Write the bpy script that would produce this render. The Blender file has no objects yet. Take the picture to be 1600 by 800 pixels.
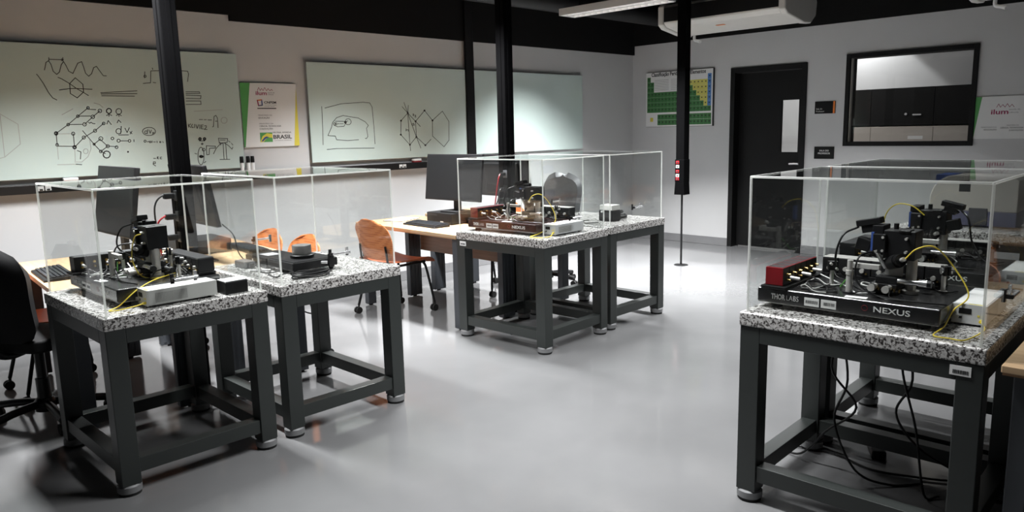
import bpy, bmesh, math, random
from mathutils import Vector, Matrix, Euler

S = bpy.context.scene
COL = S.collection
PI = math.pi
random.seed(7)

# ------------------------------------------------------------------ camera, world, lights, exposure
cam_d = bpy.data.cameras.new('camera')
cam_d.sensor_width = 36.0
cam_d.lens = 36.0 * 1176.47 / 1600.0
cam_d.clip_start = 0.05
cam_d.clip_end = 60
cam_o = bpy.data.objects.new('camera', cam_d)
COL.objects.link(cam_o)
yaw, pitch, roll = math.radians(44.5977), math.radians(9.527), math.radians(-1.3664)
fw = Vector((math.sin(yaw) * math.cos(pitch), math.cos(yaw) * math.cos(pitch), -math.sin(pitch)))
rt = Vector((math.cos(yaw), -math.sin(yaw), 0))
up = rt.cross(fw)
r2 = math.cos(roll) * rt + math.sin(roll) * up
u2 = -math.sin(roll) * rt + math.cos(roll) * up
cm = Matrix((r2, u2, -fw)).transposed().to_4x4()
cm.translation = Vector((0, 0, 1.5005))
cam_o.matrix_world = cm
S.camera = cam_o

world = bpy.data.worlds.new('world')
S.world = world
world.use_nodes = True
world.node_tree.nodes['Background'].inputs[0].default_value = (0.6, 0.65, 0.7, 1)
world.node_tree.nodes['Background'].inputs[1].default_value = 0.02

S.view_settings.view_transform = 'Standard'
S.view_settings.look = 'None'
S.view_settings.gamma = 1
S.view_settings.use_curve_mapping = False
S.view_settings.exposure = 0.18
S.cycles.transparent_max_bounces = 40
S.cycles.max_bounces = 10
S.cycles.sample_clamp_indirect = 4

LAMP_W = 116.0            # watts of one louvred ceiling light
LAMP_SPREAD = 112.0      # cut-off of its louvres, degrees
LAMP_COL = (0.985, 0.993, 1.0)
OFFICE_W = 26.0
WALL_W = 6.19            # left wall (whiteboards)
WALL_R = 8.459           # right wall (door and office window)


# ------------------------------------------------------------------ materials
def mat(name):
    m = bpy.data.materials.new(name)
    m.use_nodes = True
    nt = m.node_tree
    for n in list(nt.nodes):
        nt.nodes.remove(n)
    out = nt.nodes.new('ShaderNodeOutputMaterial')
    return m, nt, out


def N(nt, t, **kw):
    n = nt.nodes.new(t)
    for k, v in kw.items():
        if hasattr(n, k):
            setattr(n, k, v)
        else:
            n.inputs[k].default_value = v
    return n


def plain(name, col, rough=0.5, metal=0.0, var=0.06, scale=6.0, bump=0.0, spec=0.5, coat=0.0, bscale=60.0):
    m, nt, out = mat(name)
    b = N(nt, 'ShaderNodeBsdfPrincipled')
    b.inputs['Roughness'].default_value = rough
    b.inputs['Metallic'].default_value = metal
    b.inputs['Specular IOR Level'].default_value = spec
    b.inputs['Coat Weight'].default_value = coat
    tc = N(nt, 'ShaderNodeTexCoord')
    no = N(nt, 'ShaderNodeTexNoise')
    no.inputs['Scale'].default_value = scale
    no.inputs['Detail'].default_value = 4
    nt.links.new(tc.outputs['Object'], no.inputs['Vector'])
    cr = N(nt, 'ShaderNodeValToRGB')
    cr.color_ramp.elements[0].position = 0.3
    cr.color_ramp.elements[1].position = 0.7
    cr.color_ramp.elements[0].color = tuple(c * (1 - var) for c in col) + (1,)
    cr.color_ramp.elements[1].color = tuple(min(1, c * (1 + var)) for c in col) + (1,)
    nt.links.new(no.outputs['Fac'], cr.inputs['Fac'])
    nt.links.new(cr.outputs['Color'], b.inputs['Base Color'])
    if bump > 0:
        n2 = N(nt, 'ShaderNodeTexNoise')
        n2.inputs['Scale'].default_value = bscale
        nt.links.new(tc.outputs['Object'], n2.inputs['Vector'])
        bp = N(nt, 'ShaderNodeBump')
        bp.inputs['Strength'].default_value = bump
        bp.inputs['Distance'].default_value = 0.002
        nt.links.new(n2.outputs['Fac'], bp.inputs['Height'])
        nt.links.new(bp.outputs['Normal'], b.inputs['Normal'])
    nt.links.new(b.outputs[0], out.inputs[0])
    return m


def granite():
    m, nt, out = mat('speckled_granite')
    b = N(nt, 'ShaderNodeBsdfPrincipled')
    tc = N(nt, 'ShaderNodeTexCoord')
    b.inputs['Roughness'].default_value = 0.22
    n1 = N(nt, 'ShaderNodeTexNoise')
    n1.inputs['Scale'].default_value = 88
    n1.inputs['Detail'].default_value = 3
    n1.inputs['Roughness'].default_value = 0.6
    n1.inputs['Distortion'].default_value = 0.8
    nt.links.new(tc.outputs['Object'], n1.inputs['Vector'])
    c1 = N(nt, 'ShaderNodeValToRGB')
    e = c1.color_ramp.elements
    e[0].position, e[0].color = 0.385, (0.04, 0.036, 0.035, 1)
    e[1].position, e[1].color = 0.545, (0.62, 0.61, 0.595, 1)
    k = e.new(0.45)
    k.color = (0.13, 0.12, 0.115, 1)
    k = e.new(0.485)
    k.color = (0.43, 0.415, 0.40, 1)
    nt.links.new(n1.outputs['Fac'], c1.inputs['Fac'])
    n2 = N(nt, 'ShaderNodeTexVoronoi')
    n2.inputs['Scale'].default_value = 110
    nt.links.new(tc.outputs['Object'], n2.inputs['Vector'])
    mx = N(nt, 'ShaderNodeMixRGB')
    mx.blend_type = 'MULTIPLY'
    mx.inputs[0].default_value = 0.22
    nt.links.new(c1.outputs['Color'], mx.inputs[1])
    sp = N(nt, 'ShaderNodeSeparateColor')
    nt.links.new(n2.outputs['Color'], sp.inputs[0])
    nt.links.new(sp.outputs[0], mx.inputs[2])
    nt.links.new(mx.outputs[0], b.inputs['Base Color'])
    nt.links.new(b.outputs[0], out.inputs[0])
    return m


def wood(name, a, c, rough=0.42, axis=1):
    m, nt, out = mat(name)
    b = N(nt, 'ShaderNodeBsdfPrincipled')
    b.inputs['Roughness'].default_value = rough
    tc = N(nt, 'ShaderNodeTexCoord')
    mp = N(nt, 'ShaderNodeMapping')
    sc = [22.0, 22.0, 22.0]
    sc[axis] = 1.6
    mp.inputs['Scale'].default_value = sc
    nt.links.new(tc.outputs['Object'], mp.inputs['Vector'])
    no = N(nt, 'ShaderNodeTexNoise')
    no.inputs['Scale'].default_value = 2.2
    no.inputs['Detail'].default_value = 6
    nt.links.new(mp.outputs[0], no.inputs['Vector'])
    cr = N(nt, 'ShaderNodeValToRGB')
    cr.color_ramp.elements[0].position, cr.color_ramp.elements[0].color = 0.3, a + (1,)
    cr.color_ramp.elements[1].position, cr.color_ramp.elements[1].color = 0.72, c + (1,)
    nt.links.new(no.outputs['Fac'], cr.inputs['Fac'])
    nt.links.new(cr.outputs['Color'], b.inputs['Base Color'])
    nt.links.new(b.outputs[0], out.inputs[0])
    return m


def acrylic(name, tint, clear=True):
    m, nt, out = mat(name)
    tr = N(nt, 'ShaderNodeBsdfTransparent')
    tr.inputs[0].default_value = tint + (1,)
    gl = N(nt, 'ShaderNodeBsdfGlossy')
    gl.inputs['Roughness'].default_value = 0.03
    gl.inputs[0].default_value = (1, 1, 1, 1)
    fr = N(nt, 'ShaderNodeFresnel')
    fr.inputs['IOR'].default_value = 1.62
    ge = N(nt, 'ShaderNodeNewGeometry')
    inv = N(nt, 'ShaderNodeMath', operation='SUBTRACT')
    inv.inputs[0].default_value = 1.0
    nt.links.new(ge.outputs['Backfacing'], inv.inputs[1])
    mu = N(nt, 'ShaderNodeMath', operation='MULTIPLY')
    nt.links.new(fr.outputs[0], mu.inputs[0])
    nt.links.new(inv.outputs[0], mu.inputs[1])
    mix = N(nt, 'ShaderNodeMixShader')
    nt.links.new(mu.outputs[0], mix.inputs[0])
    nt.links.new(tr.outputs[0], mix.inputs[1])
    nt.links.new(gl.outputs[0], mix.inputs[2])
    if clear:
        nt.links.new(mix.outputs[0], out.inputs[0])
    else:
        df = N(nt, 'ShaderNodeBsdfDiffuse')
        df.inputs[0].default_value = (0.85, 0.86, 0.85, 1)
        tl = N(nt, 'ShaderNodeBsdfTranslucent')
        tl.inputs[0].default_value = (0.9, 0.9, 0.88, 1)
        m2 = N(nt, 'ShaderNodeMixShader')
        m2.inputs[0].default_value = 0.5
        nt.links.new(df.outputs[0], m2.inputs[1])
        nt.links.new(tl.outputs[0], m2.inputs[2])
        m3 = N(nt, 'ShaderNodeMixShader')
        m3.inputs[0].default_value = 0.52
        nt.links.new(mix.outputs[0], m3.inputs[1])
        nt.links.new(m2.outputs[0], m3.inputs[2])
        nt.links.new(m3.outputs[0], out.inputs[0])
    return m


def floor_mat():
    m, nt, out = mat('grey_epoxy_floor')
    b = N(nt, 'ShaderNodeBsdfPrincipled')
    tc = N(nt, 'ShaderNodeTexCoord')
    no = N(nt, 'ShaderNodeTexNoise')
    no.inputs['Scale'].default_value = 1.3
    no.inputs['Detail'].default_value = 5
    nt.links.new(tc.outputs['Object'], no.inputs['Vector'])
    cr = N(nt, 'ShaderNodeValToRGB')
    cr.color_ramp.elements[0].position, cr.color_ramp.elements[0].color = 0.25, (0.145, 0.146, 0.148, 1)
    cr.color_ramp.elements[1].position, cr.color_ramp.elements[1].color = 0.8, (0.19, 0.191, 0.194, 1)
    nt.links.new(no.outputs['Fac'], cr.inputs['Fac'])
    nt.links.new(cr.outputs['Color'], b.inputs['Base Color'])
    n2 = N(nt, 'ShaderNodeTexNoise')
    n2.inputs['Scale'].default_value = 4
    n2.inputs['Detail'].default_value = 5
    nt.links.new(tc.outputs['Object'], n2.inputs['Vector'])
    mr = N(nt, 'ShaderNodeMapRange')
    mr.inputs['To Min'].default_value = 0.06
    mr.inputs['To Max'].default_value = 0.15
    nt.links.new(n2.outputs['Fac'], mr.inputs['Value'])
    nt.links.new(mr.outputs[0], b.inputs['Roughness'])
    n3 = N(nt, 'ShaderNodeTexNoise')
    n3.inputs['Scale'].default_value = 9
    nt.links.new(tc.outputs['Object'], n3.inputs['Vector'])
    bp = N(nt, 'ShaderNodeBump')
    bp.inputs['Strength'].default_value = 0.05
    bp.inputs['Distance'].default_value = 0.01
    nt.links.new(n3.outputs['Fac'], bp.inputs['Height'])
    nt.links.new(bp.outputs['Normal'], b.inputs['Normal'])
    b.inputs['Specular IOR Level'].default_value = 0.6
    nt.links.new(b.outputs[0], out.inputs[0])
    return m


def board_mat(name='breadboard_top', col=(0.012, 0.012, 0.013, 1)):
    """black anodised breadboard with a 25 mm grid of tapped holes"""
    m, nt, out = mat(name)
    b = N(nt, 'ShaderNodeBsdfPrincipled')
    b.inputs['Roughness'].default_value = 0.26
    b.inputs['Specular IOR Level'].default_value = 0.7
    b.inputs['Coat Weight'].default_value = 0.5
    b.inputs['Coat Roughness'].default_value = 0.25
    tc = N(nt, 'ShaderNodeTexCoord')
    sc = N(nt, 'ShaderNodeVectorMath', operation='SCALE')
    sc.inputs['Scale'].default_value = 40.0
    nt.links.new(tc.outputs['Object'], sc.inputs[0])
    fr = N(nt, 'ShaderNodeVectorMath', operation='FRACTION')
    nt.links.new(sc.outputs[0], fr.inputs[0])
    sub = N(nt, 'ShaderNodeVectorMath', operation='SUBTRACT')
    sub.inputs[1].default_value = (0.5, 0.5, 0.5)
    nt.links.new(fr.outputs[0], sub.inputs[0])
    mul = N(nt, 'ShaderNodeVectorMath', operation='MULTIPLY')
    mul.inputs[1].default_value = (1, 1, 0)
    nt.links.new(sub.outputs[0], mul.inputs[0])
    ln = N(nt, 'ShaderNodeVectorMath', operation='LENGTH')
    nt.links.new(mul.outputs[0], ln.inputs[0])
    cr = N(nt, 'ShaderNodeValToRGB')
    cr.color_ramp.elements[0].position, cr.color_ramp.elements[0].color = 0.13, (0.004, 0.004, 0.004, 1)
    cr.color_ramp.elements[1].position, cr.color_ramp.elements[1].color = 0.19, col
    nt.links.new(ln.outputs['Value'], cr.inputs['Fac'])
    nt.links.new(cr.outputs['Color'], b.inputs['Base Color'])
    nt.links.new(b.outputs[0], out.inputs[0])
    return m


def perforated(name, col, dot, pitch):
    """surface with a grid of small punched holes"""
    m, nt, out = mat(name)
    b = N(nt, 'ShaderNodeBsdfPrincipled')
    b.inputs['Roughness'].default_value = 0.45
    tc = N(nt, 'ShaderNodeTexCoord')
    sc = N(nt, 'ShaderNodeVectorMath', operation='SCALE')
    sc.inputs['Scale'].default_value = 1.0 / pitch
    nt.links.new(tc.outputs['Object'], sc.inputs[0])
    fr = N(nt, 'ShaderNodeVectorMath', operation='FRACTION')
    nt.links.new(sc.outputs[0], fr.inputs[0])
    sub = N(nt, 'ShaderNodeVectorMath', operation='SUBTRACT')
    sub.inputs[1].default_value = (0.5, 0.5, 0.5)
    nt.links.new(fr.outputs[0], sub.inputs[0])
    mul = N(nt, 'ShaderNodeVectorMath', operation='MULTIPLY')
    mul.inputs[1].default_value = (1, 0, 1)
    nt.links.new(sub.outputs[0], mul.inputs[0])
    ln = N(nt, 'ShaderNodeVectorMath', operation='LENGTH')
    nt.links.new(mul.outputs[0], ln.inputs[0])
    cr = N(nt, 'ShaderNodeValToRGB')
    cr.color_ramp.elements[0].position, cr.color_ramp.elements[0].color = 0.24, dot + (1,)
    cr.color_ramp.elements[1].position, cr.color_ramp.elements[1].color = 0.30, col + (1,)
    nt.links.new(ln.outputs['Value'], cr.inputs['Fac'])
    nt.links.new(cr.outputs['Color'], b.inputs['Base Color'])
    nt.links.new(b.outputs[0], out.inputs[0])
    return m


def glow(name, col, e):
    m, nt, out = mat(name)
    em = N(nt, 'ShaderNodeEmission')
    em.inputs[0].default_value = col + (1,)
    em.inputs[1].default_value = e
    nt.links.new(em.outputs[0], out.inputs[0])
    return m


M = {}
M['wall'] = plain('white_wall_paint', (0.57, 0.57, 0.572), 0.85, var=0.015, scale=3, bump=0.05)
M['black_paint'] = plain('black_ceiling_paint', (0.006, 0.006, 0.006), 0.8, spec=0.2)
M['floor'] = floor_mat()
M['skirt'] = plain('grey_skirting', (0.20, 0.20, 0.205), 0.35)
M['granite'] = granite()
M['steel'] = plain('dark_painted_steel', (0.024, 0.028, 0.0265), 0.42, var=0.05, spec=0.5)
M['desk_steel'] = plain('charcoal_desk_steel', (0.045, 0.05, 0.058), 0.5, var=0.05)
M['column'] = plain('black_column_paint', (0.002, 0.002, 0.0022), 0.6, spec=0.02)
M['foot'] = plain('cast_aluminium_foot', (0.20, 0.203, 0.207), 0.55, metal=0.1, bump=0.1)
M['rubber'] = plain('black_rubber', (0.012, 0.012, 0.012), 0.8)
M['oak'] = wood('light_oak_laminate', (0.44, 0.295, 0.165), (0.56, 0.395, 0.24))
M['oak_edge'] = wood('oak_edge_band', (0.36, 0.20, 0.10), (0.44, 0.26, 0.13))
M['walnut'] = wood('brown_modesty_laminate', (0.17, 0.11, 0.07), (0.25, 0.165, 0.11))
M['acrylic'] = acrylic('clear_acrylic', (0.945, 0.952, 0.949))
M['acrylic_edge'] = acrylic('polished_acrylic_edge', (0.85, 0.87, 0.85), False)
M['glass'] = acrylic('window_glass', (0.96, 0.97, 0.97))
M['chrome'] = plain('chrome', (0.82, 0.82, 0.83), 0.22, metal=0.75, var=0.02)
M['alu'] = plain('brushed_aluminium', (0.60, 0.585, 0.56), 0.36, metal=0.45, var=0.08, scale=30)
M['door'] = plain('matt_black_door', (0.004, 0.004, 0.0042), 0.6, spec=0.25)
M['black'] = plain('black_plastic', (0.007, 0.007, 0.0075), 0.4, var=0.1, spec=0.35)
M['black_anod'] = plain('black_anodised_metal', (0.008, 0.008, 0.009), 0.42, var=0.1, spec=0.35)
M['screen'] = plain('monitor_shell', (0.013, 0.013, 0.014), 0.5, spec=0.3)
M['key'] = plain('key_caps', (0.02, 0.022, 0.026), 0.4)
M['board'] = board_mat()
M['board_maroon'] = board_mat('maroon_breadboard', (0.026, 0.008, 0.008, 1))  # black plate with the warm reflection in its cover painted into the colour
M['white'] = plain('white_plastic', (0.78, 0.78, 0.77), 0.5, var=0.02)
M['paper'] = plain('white_paper', (0.82, 0.82, 0.81), 0.8, var=0.02)
M['ink'] = plain('black_ink', (0.02, 0.02, 0.022), 0.6)
M['marker_ink'] = plain('dry_marker_ink', (0.045, 0.047, 0.046), 0.7)
M['ink_faint'] = plain('worn_marker_ink', (0.36, 0.38, 0.37), 0.7)
M['board_glass'] = plain('pale_green_glass_board', (0.56, 0.665, 0.635), 0.12, var=0.012, scale=2, coat=0.3)
M['grey_box'] = plain('light_grey_instrument_paint', (0.50, 0.50, 0.48), 0.45, var=0.03)
M['grey_box_cool'] = plain('cool_grey_instrument_paint', (0.56, 0.57, 0.58), 0.42, var=0.03)
M['vent'] = perforated('perforated_vent', (0.44, 0.44, 0.42), (0.03, 0.03, 0.03), 0.006)
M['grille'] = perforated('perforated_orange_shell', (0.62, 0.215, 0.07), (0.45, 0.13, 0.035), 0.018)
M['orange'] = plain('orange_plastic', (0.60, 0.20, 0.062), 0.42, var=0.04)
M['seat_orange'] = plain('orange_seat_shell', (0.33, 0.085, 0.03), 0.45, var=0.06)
M['red'] = plain('red_anodised_metal', (0.21, 0.007, 0.012), 0.35, var=0.08)
M['gold'] = plain('gold_connector', (0.75, 0.52, 0.20), 0.25, metal=1.0)
M['yellow'] = plain('yellow_fibre_jacket', (0.80, 0.62, 0.06), 0.45)
M['green'] = plain('green_vinyl', (0.085, 0.33, 0.09), 0.6, var=0.03)
M['green_dark'] = plain('dark_green_cells', (0.045, 0.17, 0.05), 0.6, var=0.04)
M['yellow_vinyl'] = plain('yellow_vinyl', (0.72, 0.62, 0.08), 0.6, var=0.03)
M['yellow_cell'] = plain('yellow_cells', (0.62, 0.58, 0.14), 0.6, var=0.03)
M['blue_cell'] = plain('blue_cells', (0.08, 0.22, 0.52), 0.6, var=0.03)
M['blue'] = plain('blue_panel', (0.03, 0.07, 0.26), 0.5)
M['violet'] = plain('blue_grey_band', (0.13, 0.13, 0.21), 0.5)
M['orange_sign'] = plain('orange_vinyl', (0.75, 0.20, 0.03), 0.6)
M['crimson'] = plain('crimson_print', (0.32, 0.03, 0.10), 0.6)
M['grey_print'] = plain('grey_print', (0.30, 0.30, 0.31), 0.6)
M['white_metal'] = plain('white_casing', (0.66, 0.64, 0.60), 0.45, var=0.03)
M['fabric'] = plain('black_upholstery', (0.005, 0.005, 0.0055), 0.8, spec=0.25, bump=0.3, bscale=300)
M['grey_vinyl'] = plain('grey_vinyl', (0.085, 0.085, 0.092), 0.5)
M['lamp_steel'] = plain('white_lamp_steel', (0.72, 0.72, 0.72), 0.35, var=0.02)
M['louver'] = plain('silver_louvre', (0.80, 0.80, 0.80), 0.18, metal=0.9, var=0.02)
M['tube'] = glow('lit_tube', (1.0, 0.96, 0.9), 3.0)
M['display'] = plain('dark_display', (0.009, 0.0095, 0.0105), 0.4, spec=0.35)
M['beige'] = plain('beige_laminate', (0.50, 0.455, 0.41), 0.5, var=0.02)
M['dial'] = plain('turned_grey_metal', (0.26, 0.255, 0.25), 0.38, metal=0.6)
M['cream'] = plain('beige_instrument_shell', (0.50, 0.475, 0.435), 0.5, var=0.02)
M['green_wire'] = plain('green_wire', (0.10, 0.36, 0.06), 0.5)
M['copper'] = plain('copper_foil', (0.55, 0.27, 0.15), 0.4, metal=0.6)


# ------------------------------------------------------------------ mesh helpers
class MB:
    """collects shapes, then builds them as one mesh object"""
    def __init__(self):
        self.bm = bmesh.new()

    def _xf(self, vs, m):
        if m is not None:
            bmesh.ops.transform(self.bm, matrix=m, verts=vs)

    def box(self, x0, y0, z0, x1, y1, z1, m=None):
        r = bmesh.ops.create_cube(self.bm, size=1.0)
        vs = r['verts']
        for v in vs:
            v.co = Vector(((x0 + x1) / 2 + v.co.x * (x1 - x0), (y0 + y1) / 2 + v.co.y * (y1 - y0), (z0 + z1) / 2 + v.co.z * (z1 - z0)))
        self._xf(vs, m)
        return self

    def cyl(self, p0, p1, r0, r1=None, seg=20):
        p0, p1 = Vector(p0), Vector(p1)
        r1 = r0 if r1 is None else r1
        d = p1 - p0
        r = bmesh.ops.create_cone(self.bm, cap_ends=True, segments=seg, radius1=r0, radius2=r1, depth=d.length)
        q = Vector((0, 0, 1)).rotation_difference(d.normalized()).to_matrix().to_4x4()
        q.translation = (p0 + p1) / 2
        bmesh.ops.transform(self.bm, matrix=q, verts=r['verts'])
        return self

    def tube(self, pts, r, seg=8, smooth=6):
        pts = [Vector(p) for p in pts]
        if smooth and len(pts) > 2:
            P = [pts[0] * 2 - pts[1]] + pts + [pts[-1] * 2 - pts[-2]]
            out = []
            for i in range(1, len(P) - 2):
                for k in range(smooth):
                    t = k / smooth
                    a, b, c, d = P[i - 1], P[i], P[i + 1], P[i + 2]
                    out.append(0.5 * ((2 * b) + (c - a) * t + (2 * a - 5 * b + 4 * c - d) * t * t + (3 * b - a - 3 * c + d) * t ** 3))
            out.append(pts[-1])
            pts = out
        rings = []
        prev = None
        for i, p in enumerate(pts):
            t = (pts[min(i + 1, len(pts) - 1)] - pts[max(i - 1, 0)]).normalized()
            if prev is None:
                a = Vector((0, 0, 1)) if abs(t.z) < 0.9 else Vector((1, 0, 0))
                n = t.cross(a).normalized()
            else:
                n = (prev - t * prev.dot(t)).normalized()
            prev = n
            b = t.cross(n)
            rings.append([self.bm.verts.new(p + (n * math.cos(2 * PI * k / seg) + b * math.sin(2 * PI * k / seg)) * r) for k in range(seg)])
        for i in range(len(rings) - 1):
            for k in range(seg):
                self.bm.faces.new((rings[i][k], rings[i][(k + 1) % seg], rings[i + 1][(k + 1) % seg], rings[i + 1][k]))
        self.bm.faces.new(rings[0][::-1])
        self.bm.faces.new(rings[-1])
        return self

    def lathe(self, prof, c=(0, 0, 0), seg=28, m=None):
        c = Vector(c)
        rings = []
        vs = []
        for r, z in prof:
            ring = [self.bm.verts.new(c + Vector((max(r, 1e-4) * math.cos(2 * PI * k / seg), max(r, 1e-4) * math.sin(2 * PI * k / seg), z))) for k in range(seg)]
            rings.append(ring)
            vs += ring
        for i in range(len(rings) - 1):
            for k in range(seg):
                self.bm.faces.new((rings[i][k], rings[i][(k + 1) % seg], rings[i + 1][(k + 1) % seg], rings[i + 1][k]))
        self.bm.faces.new(rings[0][::-1])
        self.bm.faces.new(rings[-1])
        self._xf(vs, m)
        return self

    def prism(self, pts, depth, m=None):
        """polygon in the local xy plane, extruded by depth along z"""
        a = [self.bm.verts.new((x, y, 0)) for x, y in pts]
        b = [self.bm.verts.new((x, y, depth)) for x, y in pts]
        n = len(pts)
        self.bm.faces.new(a[::-1])
        self.bm.faces.new(b)
        for i in range(n):
            self.bm.faces.new((a[i], a[(i + 1) % n], b[(i + 1) % n], b[i]))
        self._xf(a + b, m)
        return self

    def sheet(self, f, nu, nv, th):
        """a curved shell: f(u, v) -> point, u, v in 0..1, given thickness along its normal"""
        g = [[Vector(f(i / nu, j / nv)) for j in range(nv + 1)] for i in range(nu + 1)]
        A, B = [], []
        for i in range(nu + 1):
            ra, rb = [], []
            for j in range(nv + 1):
                du = g[min(i + 1, nu)][j] - g[max(i - 1, 0)][j]
                dv = g[i][min(j + 1, nv)] - g[i][max(j - 1, 0)]
                n = du.cross(dv).normalized() * th / 2
                ra.append(self.bm.verts.new(g[i][j] + n))
                rb.append(self.bm.verts.new(g[i][j] - n))
            A.append(ra)
            B.append(rb)
        F = self.bm.faces.new
        for i in range(nu):
            for j in range(nv):
                F((A[i][j], A[i + 1][j], A[i + 1][j + 1], A[i][j + 1]))
                F((B[i][j], B[i][j + 1], B[i + 1][j + 1], B[i + 1][j]))
        for i in range(nu):
            F((A[i][0], B[i][0], B[i + 1][0], A[i + 1][0]))
            F((A[i][nv], A[i + 1][nv], B[i + 1][nv], B[i][nv]))
        for j in range(nv):
            F((A[0][j], A[0][j + 1], B[0][j + 1], B[0][j]))
            F((A[nu][j], B[nu][j], B[nu][j + 1], A[nu][j + 1]))
        return self

    def stroke(self, pts, w, t, P):
        """a pen stroke: flat ribbon following pts (a, b) in the plane given by P(a, b, depth)"""
        for (a0, b0), (a1, b1) in zip(pts, pts[1:]):
            d = Vector((a1 - a0, b1 - b0))
            if d.length < 1e-6:
                continue
            d.normalize()
            a0 -= d.x * w * 0.35
            b0 -= d.y * w * 0.35
            a1 += d.x * w * 0.35
            b1 += d.y * w * 0.35
            n = Vector((-d.y, d.x)) * w / 2
            q = [(a0 + n.x, b0 + n.y), (a1 + n.x, b1 + n.y), (a1 - n.x, b1 - n.y), (a0 - n.x, b0 - n.y)]
            lo = [self.bm.verts.new(P(x, y, 0)) for x, y in q]
            hi = [self.bm.verts.new(P(x, y, t)) for x, y in q]
            self.bm.faces.new(hi)
            for i in range(4):
                self.bm.faces.new((lo[i], lo[(i + 1) % 4], hi[(i + 1) % 4], hi[i]))
        return self

    def build(self, name, m, parent=None, bevel=0.0, smooth=False, loc=None, rz=None, seg=2):
        bmesh.ops.recalc_face_normals(self.bm, faces=self.bm.faces[:])
        me = bpy.data.meshes.new(name)
        self.bm.to_mesh(me)
        self.bm.free()
        me.materials.append(m)
        o = bpy.data.objects.new(name, me)
        COL.objects.link(o)
        if parent is not None:
            o.parent = parent
        if loc is not None:
            o.location = loc
        if rz is not None:
            o.rotation_euler = (0, 0, rz)
        if smooth:
            for p in me.polygons:
                p.use_smooth = True
            me.set_sharp_from_angle(angle=math.radians(40))
        if bevel > 0:
            b = o.modifiers.new('bevel', 'BEVEL')
            b.width = bevel
            b.segments = seg
            b.limit_method = 'ANGLE'
            b.angle_limit = math.radians(40)
        return o


def box(name, m, b, parent=None, bevel=0.0, mx=None, seg=2):
    return MB().box(*b, m=mx).build(name, m, parent, bevel, seg=seg)


def thing(name, label, cat, loc=(0, 0, 0), rz=0.0, group=None):
    o = bpy.data.objects.new(name, None)
    o.empty_display_size = 0.05
    COL.objects.link(o)
    o.location = loc
    o.rotation_euler = (0, 0, rz)
    return tag(o, label, cat, group)


def tag(o, label, cat, group=None):
    o['label'] = label
    o['category'] = cat
    if group:
        o['group'] = group
    return o


def struct(o):
    o['kind'] = 'structure'
    return o


def dup(root, loc, rz, label, group=None):
    r = root.copy()
    COL.objects.link(r)
    r.location = loc
    r.rotation_euler = (0, 0, rz)
    r['label'] = label
    if group:
        r['group'] = group
    for ch in list(root.children):
        c = ch.copy()
        COL.objects.link(c)
        c.parent = r
        for g in ch.children:
            d = g.copy()
            COL.objects.link(d)
            d.parent = c
    return r


def text(name, s, size, loc, right, upv, m, parent=None, depth=0.0006, align='LEFT', width=None, bold=0.0):
    cu = bpy.data.curves.new(name, 'FONT')
    cu.body = s
    cu.size = size
    cu.extrude = depth
    cu.offset = bold
    cu.align_x = align
    cu.resolution_u = 3
    tmp = bpy.data.objects.new(name, cu)
    COL.objects.link(tmp)
    dg = bpy.context.evaluated_depsgraph_get()
    me = bpy.data.meshes.new_from_object(tmp.evaluated_get(dg))
    bpy.data.objects.remove(tmp)
    bpy.data.curves.remove(cu)
    me.name = name
    me.materials.clear()
    me.materials.append(m)
    if width and len(me.vertices):
        xs = [v.co.x for v in me.vertices]
        k = width / max(1e-6, max(xs) - min(xs))
        for v in me.vertices:
            v.co.x *= k
    R, U = Vector(right).normalized(), Vector(upv).normalized()
    mm = Matrix((R, U, R.cross(U))).transposed().to_4x4()
    mm.translation = Vector(loc)
    me.transform(mm)
    o = bpy.data.objects.new(name, me)
    COL.objects.link(o)
    if parent is not None:
        o.parent = parent
    return o

# ------------------------------------------------------------------ the room
XN, YN, ZC = -2.6, -4.2, 3.05
struct(box('floor', M['floor'], (XN - .2, YN - .2, -0.1, 11.0, WALL_W + .2, 0)))
struct(box('ceiling', M['black_paint'], (XN - .2, YN - .2, ZC, 11.0, WALL_W + .2, ZC + .1)))
struct(box('wall_left', M['wall'], (XN - .2, WALL_W, 0, 11.0, WALL_W + .15, ZC)))
M['dark_wall'] = plain('dark_grey_wall_paint', (0.11, 0.11, 0.115), 0.8)
struct(box('wall_back', M['dark_wall'], (XN - .15, YN, 0, XN, WALL_W, ZC)))
struct(box('wall_front', M['dark_wall'], (XN - .15, YN - .15, 0, 11.0, YN, ZC)))
# black painted upper band of the walls
mb = MB().box(XN, WALL_W - .03, 2.483, 2.893, WALL_W + .01, ZC).box(2.893, WALL_W - .03, 2.436, WALL_R, WALL_W + .01, ZC)
struct(mb.build('trim_1', M['black_paint']))
struct(box('trim_2', M['black_paint'], (WALL_R - .03, YN, 2.55, WALL_R + .01, WALL_W - .03, ZC)))
DY0, DY1, DZ = 3.795, 4.735, 2.165        # door opening with its frame
WY0, WY1, WZ0, WZ1 = 2.112, 3.365, 1.238, 2.212   # office window
mb = MB()
XR = WALL_R + .16
for b in ((YN, 0, WY0 + .03, ZC), (WY0 + .03, 0, WY1 - .03, WZ0 + .03), (WY0 + .03, WZ1 - .03, WY1 - .03, ZC),
          (WY1 - .03, 0, DY0 + .03, ZC), (DY0 + .03, DZ - .03, DY1 - .03, ZC), (DY1 - .03, 0, WALL_W, ZC)):
    mb.box(WALL_R, b[0], b[1], XR, b[2], b[3])
struct(mb.build('wall_right', M['wall']))
mb = MB().box(WALL_R - .012, DY1, 0, WALL_R, WALL_W, .10).box(WALL_R - .012, YN, 0, WALL_R, DY0, .10)
struct(mb.build('baseboard_right', M['skirt'], bevel=.003))
struct(box('baseboard_left', M['skirt'], (XN, WALL_W - .012, 0, WALL_R - .012, WALL_W, .10), bevel=.003))

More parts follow.
